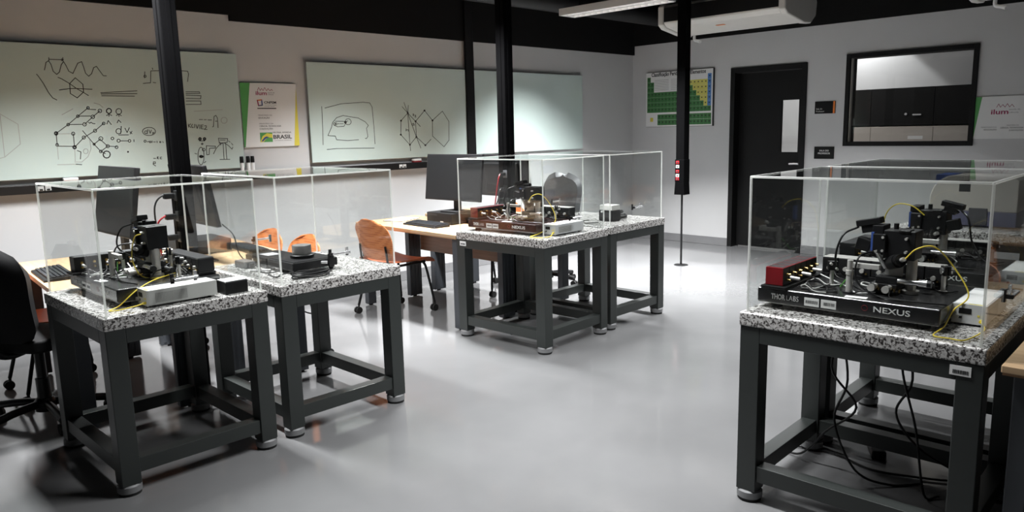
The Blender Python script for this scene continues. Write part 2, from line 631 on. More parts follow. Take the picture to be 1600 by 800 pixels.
# door: black frame, recessed black leaf with a glazed slot
d = MB().box(WALL_R - .02, DY0, 0, XR, DY0 + .06, DZ).box(WALL_R - .02, DY1 - .06, 0, XR, DY1, DZ).box(WALL_R - .02, DY0 + .06, DZ - .06, XR, DY1 - .06, DZ).build('door_1', M['door'], bevel=.004)
struct(d)
LX0, LX1 = WALL_R + .10, WALL_R + .14
LY0, LY1 = DY0 + .062, DY1 - .062
GY0, GY1, GZ0, GZ1 = 3.925, 4.135, 1.165, 1.765
mb = MB()
for b in ((LY0, .012, GY0, DZ - .064), (GY1, .012, LY1, DZ - .064), (GY0, .012, GY1, GZ0), (GY0, GZ1, GY1, DZ - .064)):
    mb.box(LX0, b[0], b[1], LX1, b[2], b[3])
leaf = struct(mb.build('door_leaf', M['door'], d))
struct(box('pane', M['glass'], (LX0 + .017, GY0, GZ0, LX0 + .023, GY1, GZ1), leaf))
h = MB().cyl((LX0, 3.885, 1.03), (LX0 - .045, 3.885, 1.03), .011).cyl((LX0 - .045, 3.888, 1.03), (LX0 - .045, 4.0, 1.03), .010).cyl((LX0, 3.885, 1.03), (LX0 - .006, 3.885, 1.03), .026)
struct(h.build('door_handle', M['chrome'], leaf, smooth=True))

# office window
w = MB()
for b in ((WY0, WZ0, WY0 + .045, WZ1), (WY1 - .045, WZ0, WY1, WZ1), (WY0 + .045, WZ0, WY1 - .045, WZ0 + .045), (WY0 + .045, WZ1 - .045, WY1 - .045, WZ1)):
    w.box(WALL_R - .022, b[0], b[1], XR + .01, b[2], b[3])
w = struct(w.build('window_1', M['door'], bevel=.003))
struct(box('window_pane', M['glass'], (WALL_R + .05, WY0 + .044, WZ0 + .044, WALL_R + .056, WY1 - .044, WZ1 - .044), w))
st = struct(box('window_bead', M['cream'], (WALL_R + .005, WY1 - .056, WZ0 + .045, WALL_R + .05, WY1 - .0455, WZ1 - .045), w))

# the office behind the wall
OX = 10.5
struct(box('wall_office', M['wall'], (OX, 0.2, 0, OX + .15, WALL_W, ZC)))
struct(box('wall_partition', M['wall'], (XR, 0.2, 0, OX, 0.3, ZC)))
t = thing('wall_cupboard', 'long black cupboard seen through the office window', 'cupboard', (OX - .001, 3.4, 0))
for k in range(4):
    box('door', M['door'], (-.40, -1.9 + k * .73 + .002, 1.44, -.38, -1.9 + (k + 1) * .73 - .002, 1.895), t, .002)
box('body', M['door'], (-.38, -1.9, 1.44, 0, 1.02, 1.895), t)
MB().box(-.425, -.31, 1.555, -.40, -.21, 1.575).build('handle', M['chrome'], t, .003)
MB().cyl((-.40, -.13, 1.575), (-.415, -.13, 1.575), .016).build('lock', M['chrome'], t, smooth=True)
t = thing('low_cabinet', 'beige cabinet front seen below the black cupboard through the office window', 'cabinet', (OX - .001, 2.9, 0))
box('body', M['beige'], (-.40, -1.4, .08, 0, 1.5, 1.425), t, .003)
for k in range(4):
    box('door', M['beige'], (-.418, -1.4 + k * .725 + .002, .10, -.40, -1.4 + (k + 1) * .725 - .002, 1.42), t, .002)
box('plinth', M['black'], (-.38, -1.38, 0, -.02, 1.48, .08), t)
box('label', M['paper'], (-.4186, .16, 1.27, -.418, .33, 1.31), t)
ol = bpy.data.lights.new('office_light', 'AREA')
ol.shape = 'RECTANGLE'
ol.size, ol.size_y = .3, 1.2
ol.energy = OFFICE_W
ol.color = (1, .97, .95)
oo = bpy.data.objects.new('office_light', ol)
COL.objects.link(oo)
oo.location = (9.1, 4.7, 2.9)
sl = bpy.data.lights.new('office_spot', 'SPOT')
sl.energy = 170
sl.spot_size = math.radians(97)
sl.spot_blend = .12
sl.shadow_soft_size = .04
so = bpy.data.objects.new('office_spot', sl)
COL.objects.link(so)
so.location = (OX - .12, 4.05, 2.97)


# ------------------------------------------------------------------ ceiling lights, duct, air conditioner
def ceiling_light(x, y, label, z=2.60, L=1.24, power=1.0, spread=LAMP_SPREAD):
    t = thing('ceiling_light', label, 'light', (x, y, z), 0, 'louvred ceiling lights')
    w = .125
    mb = MB().box(-w, -L / 2, .055, w, L / 2, .07).box(-w, -L / 2, 0, -w + .012, L / 2, .055).box(w - .012, -L / 2, 0, w, L / 2, .055)
    mb.box(-w + .012, -L / 2, 0, w - .012, -L / 2 + .01, .055).box(-w + .012, L / 2 - .01, 0, w - .012, L / 2, .055)
    mb.build('housing', M['lamp_steel'], t, .002)
    mb = MB()
    for k in range(1, 16):
        yy = -L / 2 + k * L / 16
        mb.box(-w + .013, yy - .001, .003, w - .013, yy + .001, .03)
    mb.box(-.006, -L / 2 + .011, .003, .006, L / 2 - .011, .03)
    mb.build('louvre', M['louver'], t)
    for s in (-1, 1):
        MB().cyl((s * .058, -L / 2 + .02, .043), (s * .058, L / 2 - .02, .043), .011, seg=10).build('tube', M['tube'], t, smooth=True)
    for s in (-1, 1):
        MB().cyl((0, s * .45, .07), (0, s * .45, ZC - z), .004, seg=6).build('hanger', M['black'], t)
    a = bpy.data.lights.new('ceiling_light_lamp', 'AREA')
    a.shape = 'RECTANGLE'
    a.size, a.size_y = .22, L - .05
    a.energy = LAMP_W * power
    a.color = LAMP_COL
    a.spread = math.radians(spread)
    ao = bpy.data.objects.new('ceiling_light_lamp', a)
    COL.objects.link(ao)
    ao.location = (x, y, z - .004)
    return t


LAMPS = [
         (3.75, 4.52, 'white louvred ceiling light above the middle desk'),
         (1.5, 4.52, 'white louvred ceiling light above the desk by the left wall'),
         ]
for x, y, l in LAMPS:
    ceiling_light(x, y, l)
ceiling_light(6.2, 4.76, 'white louvred ceiling light hanging in view left of the air conditioner', 2.65, 1.25, 1.45, 104)
ceiling_light(6.2, 3.05, 'white louvred ceiling light hanging above the right rear table', 2.65, power=.72, spread=118)
ceiling_light(4.35, 1.75, 'white louvred ceiling light hanging just behind the near right table', power=.25)  # extra out-of-view lamp, put in to light the far bench instrument
ceiling_light(2.35, 1.9, 'white louvred ceiling light hanging over the open floor between the tables', power=.46)

t = thing('air_conditioner', 'white air conditioner hung under the black ceiling near the door', 'air conditioner', (7.2, 4.2, 2.5))
prof = [(0, .10), (.05, .06), (.42, .0), (.56, .01), (.66, .08), (.68, .22), (.60, .30), (.05, .30), (0, .27)]
mm = Matrix(((1, 0, 0, 0), (0, 0, -1, .66), (0, 1, 0, 0), (0, 0, 0, 1)))
MB().prism(prof, 1.32, mm).build('casing', M['white_metal'], t, .012)
prof2 = [(-.012, .085), (.05, .045), (.42, -.012), (.57, -.004), (.68, .075), (.70, .22), (.61, .315), (.04, .315), (-.012, .28)]
for y0 in (.66, -.73):
    mm = Matrix(((1, 0, 0, 0), (0, 0, -1, y0 + .07), (0, 1, 0, 0), (0, 0, 0, 1)))
    MB().prism(prof2, .07, mm).build('end_cap', M['white_metal'], t, .014, seg=3)
box('front_grille', M['black'], (-.006, -.655, .115, .0005, .655, .265), t, .002)
box('brand_plate', M['orange_sign'], (.16, .02, .035, .22, .12, .0375), t)
MB().tube([(.45, .55, .02), (.45, .55, -.05), (.44, .50, -.07), (.42, .46, -.085)], .016, 10).build('drain_pipe', M['white'], t, smooth=True)
for yy in (-.5, .5):
    MB().cyl((.33, yy, .30), (.33, yy, .5499), .01, seg=8).build('hanger', M['black'], t)

dup(t, (7.2, 1.27, 2.5), 0, 'white air conditioner at the top right corner above the office window', 'air conditioners')
t['group'] = 'air conditioners'
mb = MB().cyl((3.6, 5.75, 2.86), (8.4, 5.75, 2.86), .10, seg=24)
tag(mb.build('ceiling_duct', plain('dull_black_duct', (.02, .02, .021), .5), smooth=True), 'dark round duct running along the black ceiling', 'duct')
for k, (z, y) in enumerate(((2.93, 2.6), (2.93, .4), (2.93, 4.2))):
    struct(box('trim_%d' % (3 + k), M['black_paint'], (XN, y - .06, z, WALL_R - .03, y + .06, ZC)))

# ------------------------------------------------------------------ columns
def column(x, y, label):
    t = thing('column', label, 'column', (x, y, 0), 0, 'black steel columns')
    s = .048
    mb = MB().box(-s, -s, 0, s, s, ZC - .001)
    mb.build('post', M['column'], t, .006)
    mb = MB()
    for sx in (-1, 1):
        mb.box(sx * s - .004, -.012, .02, sx * s + .004, .012, 2.9)
    mb.box(-.012, -s - .004, .02, .012, -s + .004, 2.9)
    mb.build('channel', M['column'], t)
    return t


def outlets(t, side, zs, y):
    for z in zs:
        o = box('outlet', M['black_anod'] if int(z * 100) % 2 else M['grey_vinyl'], (side[0], y - .022, z - .03, side[1], y + .022, z + .03), t, .003)
        box('socket', M['ink'], (side[0] - .002, y - .011, z - .012, side[0] + .002, y + .011, z + .012), o)


C1X, C1Y, C2X, C2Y = 1.732, 4.495, 4.280, 4.375
C1 = column(C1X, C1Y, 'black column at the end of the left desks behind the near left table')
C2 = column(C2X, C2Y, 'black column behind the middle granite table and its black monitors')
outlets(C1, (-.054, -.048), (1.17, 1.05, .93), -.03)
outlets(C2, (-.054, -.048), (1.15, 1.03, .91), -.03)
t = thing('service_pole', 'black ceiling pole with outlets on a thin rod in front of the periodic table', 'pole', (6.99, 4.465, 0))
box('post', M['column'], (-.05, -.05, 1.12, .05, .05, ZC - .001), t, .004)
box('outlet_box', M['column'], (-.056, -.056, .90, .056, .056, 1.145), t, .004)
MB().prism([(-.055, 0), (.055, 0), (.064, -.13), (-.064, -.13)], .11, Matrix(((0, 0, 1, -.055), (1, 0, 0, 0), (0, 1, 0, .90), (0, 0, 0, 1)))).build('tail', M['column'], t, .004)
for k, (z, m_) in enumerate(((1.115, 'red'), (1.07, 'grey_box'), (1.02, 'red'), (.975, 'grey_box'), (.94, 'red'))):
    o = box('outlet', M[m_], (-.06, .002, z - .016, -.056, .042, z + .016), t, .002)
    box('socket', M['ink'], (-.062, .014, z - .007, -.0598, .030, z + .007), o)
MB().cyl((0, 0, .008), (0, 0, .775), .011, seg=12).build('rod', M['black'], t, smooth=True)
MB().lathe([(.075, 0), (.075, .004), (.03, .010), (.0, .010)]).build('foot_plate', M['black'], t, smooth=True)

# ------------------------------------------------------------------ whiteboards
YB = 6.15
STROKES = {
'wave':[[(1.505,1.99),(1.52,2.042),(1.537,2.054),(1.549,2.032),(1.558,1.983),(1.578,1.962),(1.597,1.979),(1.614,2.03),(1.631,2.053),(1.644,2.025),(1.657,1.987),(1.682,1.972),(1.697,2.0),(1.721,2.045),(1.748,2.057),(1.757,2.019),(1.765,1.977),(1.784,1.956),(1.805,1.975),(1.823,2.018),(1.843,2.028),(1.859,2.0),(1.882,1.963),(1.903,1.962)],[(1.54,2.064),(1.63,2.065)],[(1.541,2.076),(1.539,2.054)],[(1.629,2.08),(1.627,2.057)],[(1.621,2.071),(1.631,2.065),(1.619,2.058)]],
'hex':[[(1.453,1.959),(1.463,1.945),(1.487,1.899),(1.514,1.833),(1.535,1.798),(1.559,1.784)],[(1.694,1.942),(1.739,1.897),(1.738,1.843),(1.692,1.8),(1.651,1.83),(1.653,1.9),(1.694,1.942)],[(1.584,1.942),(1.606,1.932),(1.653,1.9),(1.696,1.865),(1.74,1.837),(1.767,1.818)],[(1.583,1.854),(1.644,1.864),(1.691,1.867),(1.738,1.865),(1.796,1.863)]],
'lines':[[(1.852,1.839),(2.107,1.858)],[(1.854,1.83),(2.105,1.837)],[(1.856,1.817),(2.085,1.818)]],
'lattice':[[(1.54,1.55),(1.538,1.544),(1.533,1.539),(1.527,1.538),(1.522,1.54),(1.519,1.544),(1.518,1.55),(1.52,1.557),(1.524,1.561),(1.53,1.563),(1.536,1.561),(1.539,1.556),(1.54,1.55)],[(1.537,1.55),(1.535,1.546),(1.532,1.543),(1.528,1.542),(1.524,1.543),(1.522,1.546),(1.521,1.55),(1.523,1.555),(1.526,1.558),(1.53,1.559),(1.534,1.558),(1.536,1.554),(1.537,1.55)],[(1.621,1.611),(1.619,1.606),(1.616,1.603),(1.611,1.602),(1.607,1.603),(1.605,1.606),(1.604,1.611),(1.606,1.616),(1.609,1.619),(1.613,1.62),(1.618,1.619),(1.62,1.616),(1.621,1.611)],[(1.648,1.546),(1.646,1.54),(1.642,1.536),(1.637,1.535),(1.632,1.536),(1.628,1.541),(1.628,1.546),(1.63,1.552),(1.634,1.556),(1.639,1.557),(1.644,1.556),(1.647,1.552),(1.648,1.546)],[(1.535,1.469),(1.533,1.465),(1.53,1.461),(1.526,1.46),(1.522,1.462),(1.519,1.465),(1.518,1.47),(1.52,1.474),(1.523,1.478),(1.528,1.479),(1.532,1.477),(1.534,1.474),(1.535,1.469)],[(1.648,1.449),(1.646,1.442),(1.641,1.438),(1.635,1.436),(1.63,1.438),(1.626,1.443),(1.625,1.449),(1.627,1.456),(1.632,1.46),(1.638,1.462),(1.643,1.46),(1.647,1.455),(1.648,1.449)],[(1.645,1.449),(1.644,1.444),(1.64,1.441),(1.636,1.44),(1.631,1.441),(1.629,1.445),(1.628,1.449),(1.63,1.454),(1.633,1.457),(1.638,1.458),(1.642,1.457),(1.645,1.454),(1.645,1.449)],[(1.69,1.67),(1.689,1.665),(1.685,1.662),(1.681,1.66),(1.676,1.662),(1.674,1.665),(1.673,1.67),(1.675,1.675),(1.678,1.678),(1.683,1.679),(1.687,1.678),(1.69,1.675),(1.69,1.67)],[(1.732,1.611),(1.729,1.605),(1.725,1.601),(1.719,1.599),(1.713,1.601),(1.709,1.605),(1.708,1.612),(1.711,1.618),(1.715,1.623),(1.721,1.624),(1.727,1.622),(1.731,1.618),(1.732,1.611)],[(1.792,1.665),(1.79,1.659),(1.785,1.654),(1.779,1.652),(1.773,1.654),(1.769,1.659),(1.768,1.665),(1.771,1.671),(1.775,1.676),(1.781,1.678),(1.787,1.676),(1.791,1.671),(1.792,1.665)],[(1.844,1.708),(1.842,1.701),(1.837,1.696),(1.831,1.695),(1.825,1.696),(1.821,1.701),(1.82,1.708),(1.822,1.714),(1.827,1.719),(1.833,1.72),(1.839,1.719),(1.843,1.714),(1.844,1.708)],[(1.763,1.73),(1.762,1.725),(1.758,1.721),(1.754,1.72),(1.749,1.721),(1.747,1.725),(1.746,1.73),(1.748,1.734),(1.751,1.738),(1.756,1.739),(1.76,1.738),(1.763,1.734),(1.763,1.73)],[(1.795,1.564),(1.793,1.558),(1.789,1.554),(1.783,1.553),(1.778,1.554),(1.774,1.559),(1.774,1.564),(1.776,1.57),(1.78,1.574),(1.785,1.576),(1.791,1.574),(1.794,1.57),(1.795,1.564)],[(1.857,1.616),(1.856,1.612),(1.852,1.608),(1.847,1.607),(1.843,1.608),(1.84,1.612),(1.839,1.617),(1.841,1.621),(1.845,1.625),(1.849,1.626),(1.854,1.625),(1.857,1.621),(1.857,1.616)],[(1.715,1.517),(1.713,1.511),(1.709,1.507),(1.703,1.505),(1.698,1.507),(1.695,1.511),(1.694,1.517),(1.696,1.523),(1.7,1.527),(1.706,1.528),(1.711,1.527),(1.714,1.522),(1.715,1.517)],[(1.831,1.505),(1.828,1.498),(1.823,1.493),(1.816,1.492),(1.81,1.494),(1.805,1.499),(1.804,1.506),(1.807,1.513),(1.812,1.518),(1.819,1.52),(1.825,1.518),(1.83,1.513),(1.831,1.505)],[(1.907,1.505),(1.905,1.501),(1.901,1.497),(1.896,1.496),(1.892,1.497),(1.889,1.501),(1.888,1.506),(1.89,1.511),(1.894,1.514),(1.898,1.515),(1.903,1.514),(1.906,1.51),(1.907,1.505)],[(1.775,1.466),(1.774,1.463),(1.771,1.46),(1.767,1.459),(1.764,1.46),(1.762,1.463),(1.761,1.467),(1.762,1.471),(1.765,1.473),(1.769,1.474),(1.772,1.473),(1.775,1.47),(1.775,1.466)],[(1.87,1.449),(1.868,1.443),(1.864,1.439),(1.858,1.438),(1.853,1.44),(1.849,1.444),(1.848,1.45),(1.85,1.456),(1.855,1.46),(1.861,1.461),(1.866,1.459),(1.869,1.455),(1.87,1.449)],[(1.929,1.439),(1.927,1.434),(1.923,1.431),(1.918,1.429),(1.914,1.431),(1.91,1.435),(1.91,1.44),(1.912,1.445),(1.916,1.449),(1.921,1.45),(1.925,1.449),(1.929,1.445),(1.929,1.439)],[(1.817,1.412),(1.815,1.407),(1.812,1.403),(1.807,1.402),(1.802,1.404),(1.799,1.408),(1.798,1.413),(1.8,1.418),(1.804,1.421),(1.809,1.423),(1.813,1.421),(1.817,1.417),(1.817,1.412)],[(1.871,1.387),(1.866,1.374),(1.856,1.364),(1.843,1.361),(1.831,1.365),(1.822,1.375),(1.82,1.389),(1.825,1.403),(1.835,1.412),(1.848,1.415),(1.861,1.411),(1.869,1.401),(1.871,1.387)],[(1.869,1.387),(1.864,1.375),(1.855,1.366),(1.843,1.364),(1.832,1.367),(1.825,1.377),(1.823,1.389),(1.827,1.401),(1.836,1.41),(1.848,1.413),(1.859,1.409),(1.867,1.4),(1.869,1.387)],[(1.529,1.55),(1.612,1.611),(1.682,1.67),(1.755,1.73)],[(1.754,1.72),(1.806,1.717)],[(1.687,1.671),(1.766,1.671)],[(1.621,1.611),(1.71,1.612)],[(1.529,1.55),(1.527,1.469)],[(1.534,1.46),(1.627,1.455)],[(1.638,1.546),(1.637,1.449)],[(1.637,1.449),(1.705,1.517),(1.784,1.564),(1.848,1.617)],[(1.78,1.665),(1.832,1.708)],[(1.72,1.612),(1.78,1.665)],[(1.702,1.566),(1.768,1.467),(1.808,1.412),(1.838,1.395)],[(1.768,1.467),(1.818,1.506)],[(1.816,1.496),(1.859,1.45)],[(1.859,1.45),(1.92,1.444)],[(1.808,1.412),(1.859,1.45)],[(1.652,1.424),(1.674,1.414),(1.666,1.363)],[(1.633,1.327),(1.67,1.322)],[(1.747,1.625),(1.755,1.619),(1.764,1.626),(1.775,1.617),(1.79,1.615)]],
'lattice_faint':[[(1.524,1.547),(1.628,1.546)],[(1.58,1.68),(1.656,1.723)],[(1.527,1.469),(1.524,1.367)],[(1.514,1.329),(1.63,1.327)],[(1.742,1.498),(1.744,1.434),(1.717,1.377),(1.672,1.341),(1.626,1.343)],[(1.723,1.417),(1.72,1.408),(1.713,1.402),(1.705,1.4),(1.697,1.402),(1.692,1.409),(1.691,1.418),(1.694,1.427),(1.7,1.433),(1.709,1.435),(1.717,1.433),(1.722,1.426),(1.723,1.417)],[(1.637,1.449),(1.63,1.349)],[(1.799,1.765),(1.834,1.755),(1.856,1.733)]],
'figures':[[(1.912,1.708),(1.909,1.698),(1.901,1.691),(1.892,1.688),(1.883,1.691),(1.877,1.698),(1.876,1.708),(1.879,1.717),(1.887,1.724),(1.896,1.727),(1.905,1.724),(1.911,1.717),(1.912,1.708)],[(1.91,1.708),(1.907,1.699),(1.9,1.693),(1.892,1.691),(1.885,1.693),(1.88,1.699),(1.878,1.708),(1.881,1.716),(1.888,1.722),(1.896,1.724),(1.903,1.722),(1.909,1.716),(1.91,1.708)],[(1.892,1.688),(1.89,1.668)],[(1.874,1.674),(1.892,1.685),(1.91,1.674)],[(1.87,1.612),(1.882,1.637),(1.9,1.608)],[(1.982,1.704),(1.978,1.694),(1.97,1.686),(1.96,1.684),(1.95,1.686),(1.944,1.694),(1.942,1.704),(1.946,1.715),(1.954,1.722),(1.964,1.725),(1.974,1.722),(1.98,1.715),(1.982,1.704)],[(1.96,1.684),(1.96,1.667)],[(1.942,1.674),(1.961,1.685),(1.977,1.672)],[(1.942,1.62),(1.954,1.641),(1.969,1.622)]],
'dvx':[[(1.964,1.558),(1.961,1.548),(1.953,1.541),(1.944,1.539),(1.935,1.541),(1.929,1.549),(1.927,1.558),(1.931,1.568),(1.938,1.575),(1.948,1.578),(1.957,1.575),(1.963,1.568),(1.964,1.558)],[(1.968,1.594),(1.959,1.54)],[(1.993,1.58),(2.005,1.547),(2.024,1.583)],[(2.025,1.553),(2.039,1.537)],[(2.041,1.556),(2.025,1.536)],[(1.944,1.53),(2.013,1.529)],[(1.95,1.487),(1.948,1.482),(1.943,1.477),(1.937,1.476),(1.932,1.478),(1.928,1.482),(1.928,1.488),(1.93,1.494),(1.934,1.498),(1.94,1.499),(1.945,1.498),(1.949,1.493),(1.95,1.487)],[(2.025,1.484),(2.023,1.479),(2.02,1.476),(2.015,1.474),(2.01,1.476),(2.007,1.48),(2.006,1.485),(2.008,1.489),(2.012,1.493),(2.017,1.494),(2.021,1.493),(2.024,1.489),(2.025,1.484)],[(1.95,1.486),(2.006,1.485)],[(2.0,1.402),(2.0,1.4),(1.998,1.399),(1.996,1.398),(1.994,1.399),(1.993,1.4),(1.993,1.402),(1.994,1.404),(1.995,1.406),(1.997,1.406),(1.999,1.405),(2.0,1.404),(2.0,1.402)],[(1.999,1.402),(1.998,1.401),(1.997,1.4),(1.996,1.4),(1.996,1.4),(1.995,1.401),(1.995,1.402),(1.995,1.403),(1.996,1.404),(1.997,1.404),(1.998,1.404),(1.998,1.403),(1.999,1.402)],[(2.048,1.493),(2.047,1.477)]],
'step':[[(2.158,1.914),(2.212,1.92),(2.223,2.009),(2.297,2.014)],[(2.231,1.923),(2.251,1.921)],[(2.236,2.032),(2.238,2.021)],[(2.178,2.002),(2.171,1.956)],[(2.184,1.968),(2.183,1.964),(2.18,1.961),(2.176,1.96),(2.172,1.961),(2.169,1.964),(2.169,1.968),(2.17,1.972),(2.173,1.975),(2.177,1.976),(2.181,1.975),(2.184,1.972),(2.184,1.968)],[(2.448,2.018),(2.472,2.018),(2.504,2.017),(2.509,1.996),(2.496,1.937)]],
'levels':[[(2.474,1.856),(2.583,1.858),(2.585,1.846),(2.473,1.842)],[(2.474,1.83),(2.593,1.828),(2.588,1.805),(2.472,1.806)],[(2.47,1.785),(2.587,1.786),(2.587,1.76),(2.467,1.759)]],
'peak':[[(2.561,1.639),(2.588,1.639)],[(2.6,1.638),(2.619,1.638)],[(2.631,1.636),(2.662,1.635)],[(2.664,1.58),(2.673,1.583),(2.684,1.663),(2.701,1.672),(2.712,1.65),(2.71,1.573)],[(2.693,1.626),(2.712,1.626)]],
'peak_faint':[[(2.526,1.705),(2.759,1.718)],[(2.792,1.631),(2.788,1.619),(2.777,1.61),(2.764,1.607),(2.752,1.61),(2.743,1.619),(2.741,1.632),(2.745,1.644),(2.755,1.653),(2.768,1.656),(2.781,1.653),(2.79,1.644),(2.792,1.631)]],
'kword':[[(2.47,1.606),(2.47,1.578)],[(2.489,1.606),(2.471,1.592),(2.489,1.577)],[(2.504,1.604),(2.495,1.592),(2.499,1.577),(2.508,1.577)],[(2.521,1.603),(2.517,1.576)],[(2.531,1.599),(2.538,1.569),(2.552,1.599)],[(2.562,1.598),(2.559,1.567)],[(2.59,1.597),(2.574,1.596),(2.571,1.567),(2.588,1.565)],[(2.573,1.582),(2.585,1.582)],[(2.599,1.588),(2.613,1.59),(2.614,1.578),(2.595,1.56),(2.618,1.56)]],
'ellipse':[[(2.213,1.551),(2.208,1.539),(2.196,1.529),(2.18,1.523),(2.161,1.521),(2.143,1.524),(2.128,1.531),(2.119,1.541),(2.116,1.553),(2.121,1.565),(2.133,1.575),(2.149,1.581),(2.167,1.583),(2.186,1.581),(2.201,1.574),(2.21,1.563),(2.213,1.551)],[(2.151,1.547),(2.15,1.541),(2.145,1.538),(2.14,1.536),(2.135,1.538),(2.132,1.542),(2.131,1.547),(2.133,1.552),(2.137,1.556),(2.142,1.557),(2.147,1.556),(2.151,1.552),(2.151,1.547)],[(2.155,1.567),(2.15,1.535)],[(2.165,1.564),(2.172,1.538),(2.183,1.563)],[(2.189,1.546),(2.201,1.532)],[(2.202,1.546),(2.187,1.532)],[(2.136,1.479),(2.134,1.475),(2.131,1.472),(2.127,1.471),(2.123,1.472),(2.121,1.475),(2.12,1.479),(2.122,1.483),(2.125,1.486),(2.129,1.487),(2.132,1.486),(2.135,1.483),(2.136,1.479)],[(2.143,1.473),(2.157,1.476)],[(2.171,1.472),(2.17,1.469),(2.168,1.467),(2.165,1.466),(2.162,1.467),(2.16,1.469),(2.16,1.472),(2.161,1.475),(2.163,1.477),(2.166,1.478),(2.169,1.477),(2.171,1.475),(2.171,1.472)],[(2.18,1.48),(2.178,1.466)],[(2.19,1.471),(2.204,1.471)],[(2.216,1.477),(2.217,1.465)],[(2.245,1.469),(2.244,1.466),(2.242,1.465),(2.24,1.464),(2.238,1.465),(2.236,1.467),(2.236,1.469),(2.236,1.471),(2.238,1.473),(2.241,1.474),(2.243,1.473),(2.244,1.471),(2.245,1.469)],[(2.259,1.473),(2.263,1.464)]],
'exponent':[[(2.178,1.346),(2.194,1.345)],[(2.205,1.341),(2.207,1.356),(2.215,1.355),(2.207,1.348),(2.215,1.339)],[(2.24,1.353),(2.229,1.352),(2.228,1.34),(2.239,1.339)],[(2.17,1.305),(2.188,1.306),(2.189,1.318),(2.175,1.319),(2.171,1.299),(2.188,1.286)]],
'eye':[[(2.573,1.347),(2.569,1.32),(2.561,1.297),(2.552,1.282),(2.542,1.277),(2.533,1.283),(2.526,1.299),(2.523,1.322),(2.524,1.349),(2.528,1.376),(2.536,1.399),(2.545,1.414),(2.555,1.419),(2.564,1.413),(2.571,1.397),(2.574,1.374),(2.573,1.347)],[(2.567,1.344),(2.564,1.339),(2.558,1.335),(2.55,1.334),(2.542,1.336),(2.536,1.34),(2.535,1.345),(2.537,1.35),(2.543,1.353),(2.552,1.354),(2.559,1.352),(2.565,1.348),(2.567,1.344)],[(2.562,1.344),(2.56,1.341),(2.556,1.339),(2.55,1.338),(2.545,1.339),(2.541,1.342),(2.54,1.345),(2.541,1.348),(2.546,1.35),(2.551,1.35),(2.557,1.349),(2.561,1.347),(2.562,1.344)],[(2.557,1.344),(2.556,1.342),(2.553,1.341),(2.55,1.341),(2.547,1.341),(2.545,1.343),(2.544,1.344),(2.545,1.346),(2.548,1.347),(2.551,1.348),(2.554,1.347),(2.556,1.346),(2.557,1.344)],[(2.564,1.485),(2.562,1.48),(2.557,1.476),(2.552,1.475),(2.546,1.476),(2.542,1.48),(2.542,1.486),(2.544,1.491),(2.548,1.495),(2.554,1.497),(2.559,1.495),(2.563,1.491),(2.564,1.485)],[(2.559,1.485),(2.558,1.482),(2.555,1.48),(2.552,1.48),(2.549,1.48),(2.547,1.483),(2.546,1.486),(2.548,1.489),(2.55,1.491),(2.553,1.492),(2.556,1.491),(2.558,1.489),(2.559,1.485)],[(2.601,1.484),(2.599,1.479),(2.594,1.475),(2.589,1.474),(2.583,1.475),(2.58,1.479),(2.579,1.485),(2.581,1.49),(2.585,1.494),(2.591,1.496),(2.596,1.494),(2.6,1.49),(2.601,1.484)],[(2.596,1.485),(2.595,1.481),(2.592,1.479),(2.589,1.479),(2.586,1.479),(2.584,1.482),(2.583,1.485),(2.585,1.488),(2.587,1.49),(2.59,1.491),(2.593,1.49),(2.595,1.488),(2.596,1.485)],[(2.547,1.47),(2.591,1.469)],[(2.574,1.445),(2.572,1.442),(2.57,1.44),(2.567,1.439),(2.564,1.44),(2.562,1.442),(2.561,1.445),(2.562,1.448),(2.565,1.45),(2.568,1.451),(2.571,1.45),(2.573,1.448),(2.574,1.445)],[(2.501,1.371),(2.516,1.366)],[(2.587,1.398),(2.585,1.392),(2.58,1.389),(2.575,1.387),(2.569,1.389),(2.565,1.393),(2.564,1.399),(2.566,1.404),(2.571,1.408),(2.577,1.409),(2.582,1.408),(2.586,1.403),(2.587,1.398)],[(2.568,1.292),(2.584,1.303)]],
'balance':[[(2.6,1.429),(2.675,1.423),(2.673,1.409),(2.623,1.407),(2.616,1.358),(2.597,1.356),(2.6,1.429)],[(2.653,1.362),(2.679,1.405),(2.714,1.438),(2.747,1.45),(2.784,1.426),(2.814,1.394)],[(2.706,1.487),(2.783,1.482),(2.776,1.451),(2.709,1.447),(2.706,1.487)],[(2.717,1.472),(2.762,1.47)],[(2.741,1.446),(2.738,1.315)],[(2.763,1.445),(2.761,1.314)],[(2.703,1.314),(2.787,1.311)],[(2.716,1.455),(2.72,1.431)],[(2.788,1.463),(2.802,1.453)],[(2.812,1.444),(2.824,1.427)],[(2.822,1.412),(2.814,1.397)]],
'faint_poly':[[(1.206,1.687),(1.303,1.617),(1.302,1.482),(1.2,1.396),(1.171,1.389)],[(1.205,1.679),(1.2,1.396)]],
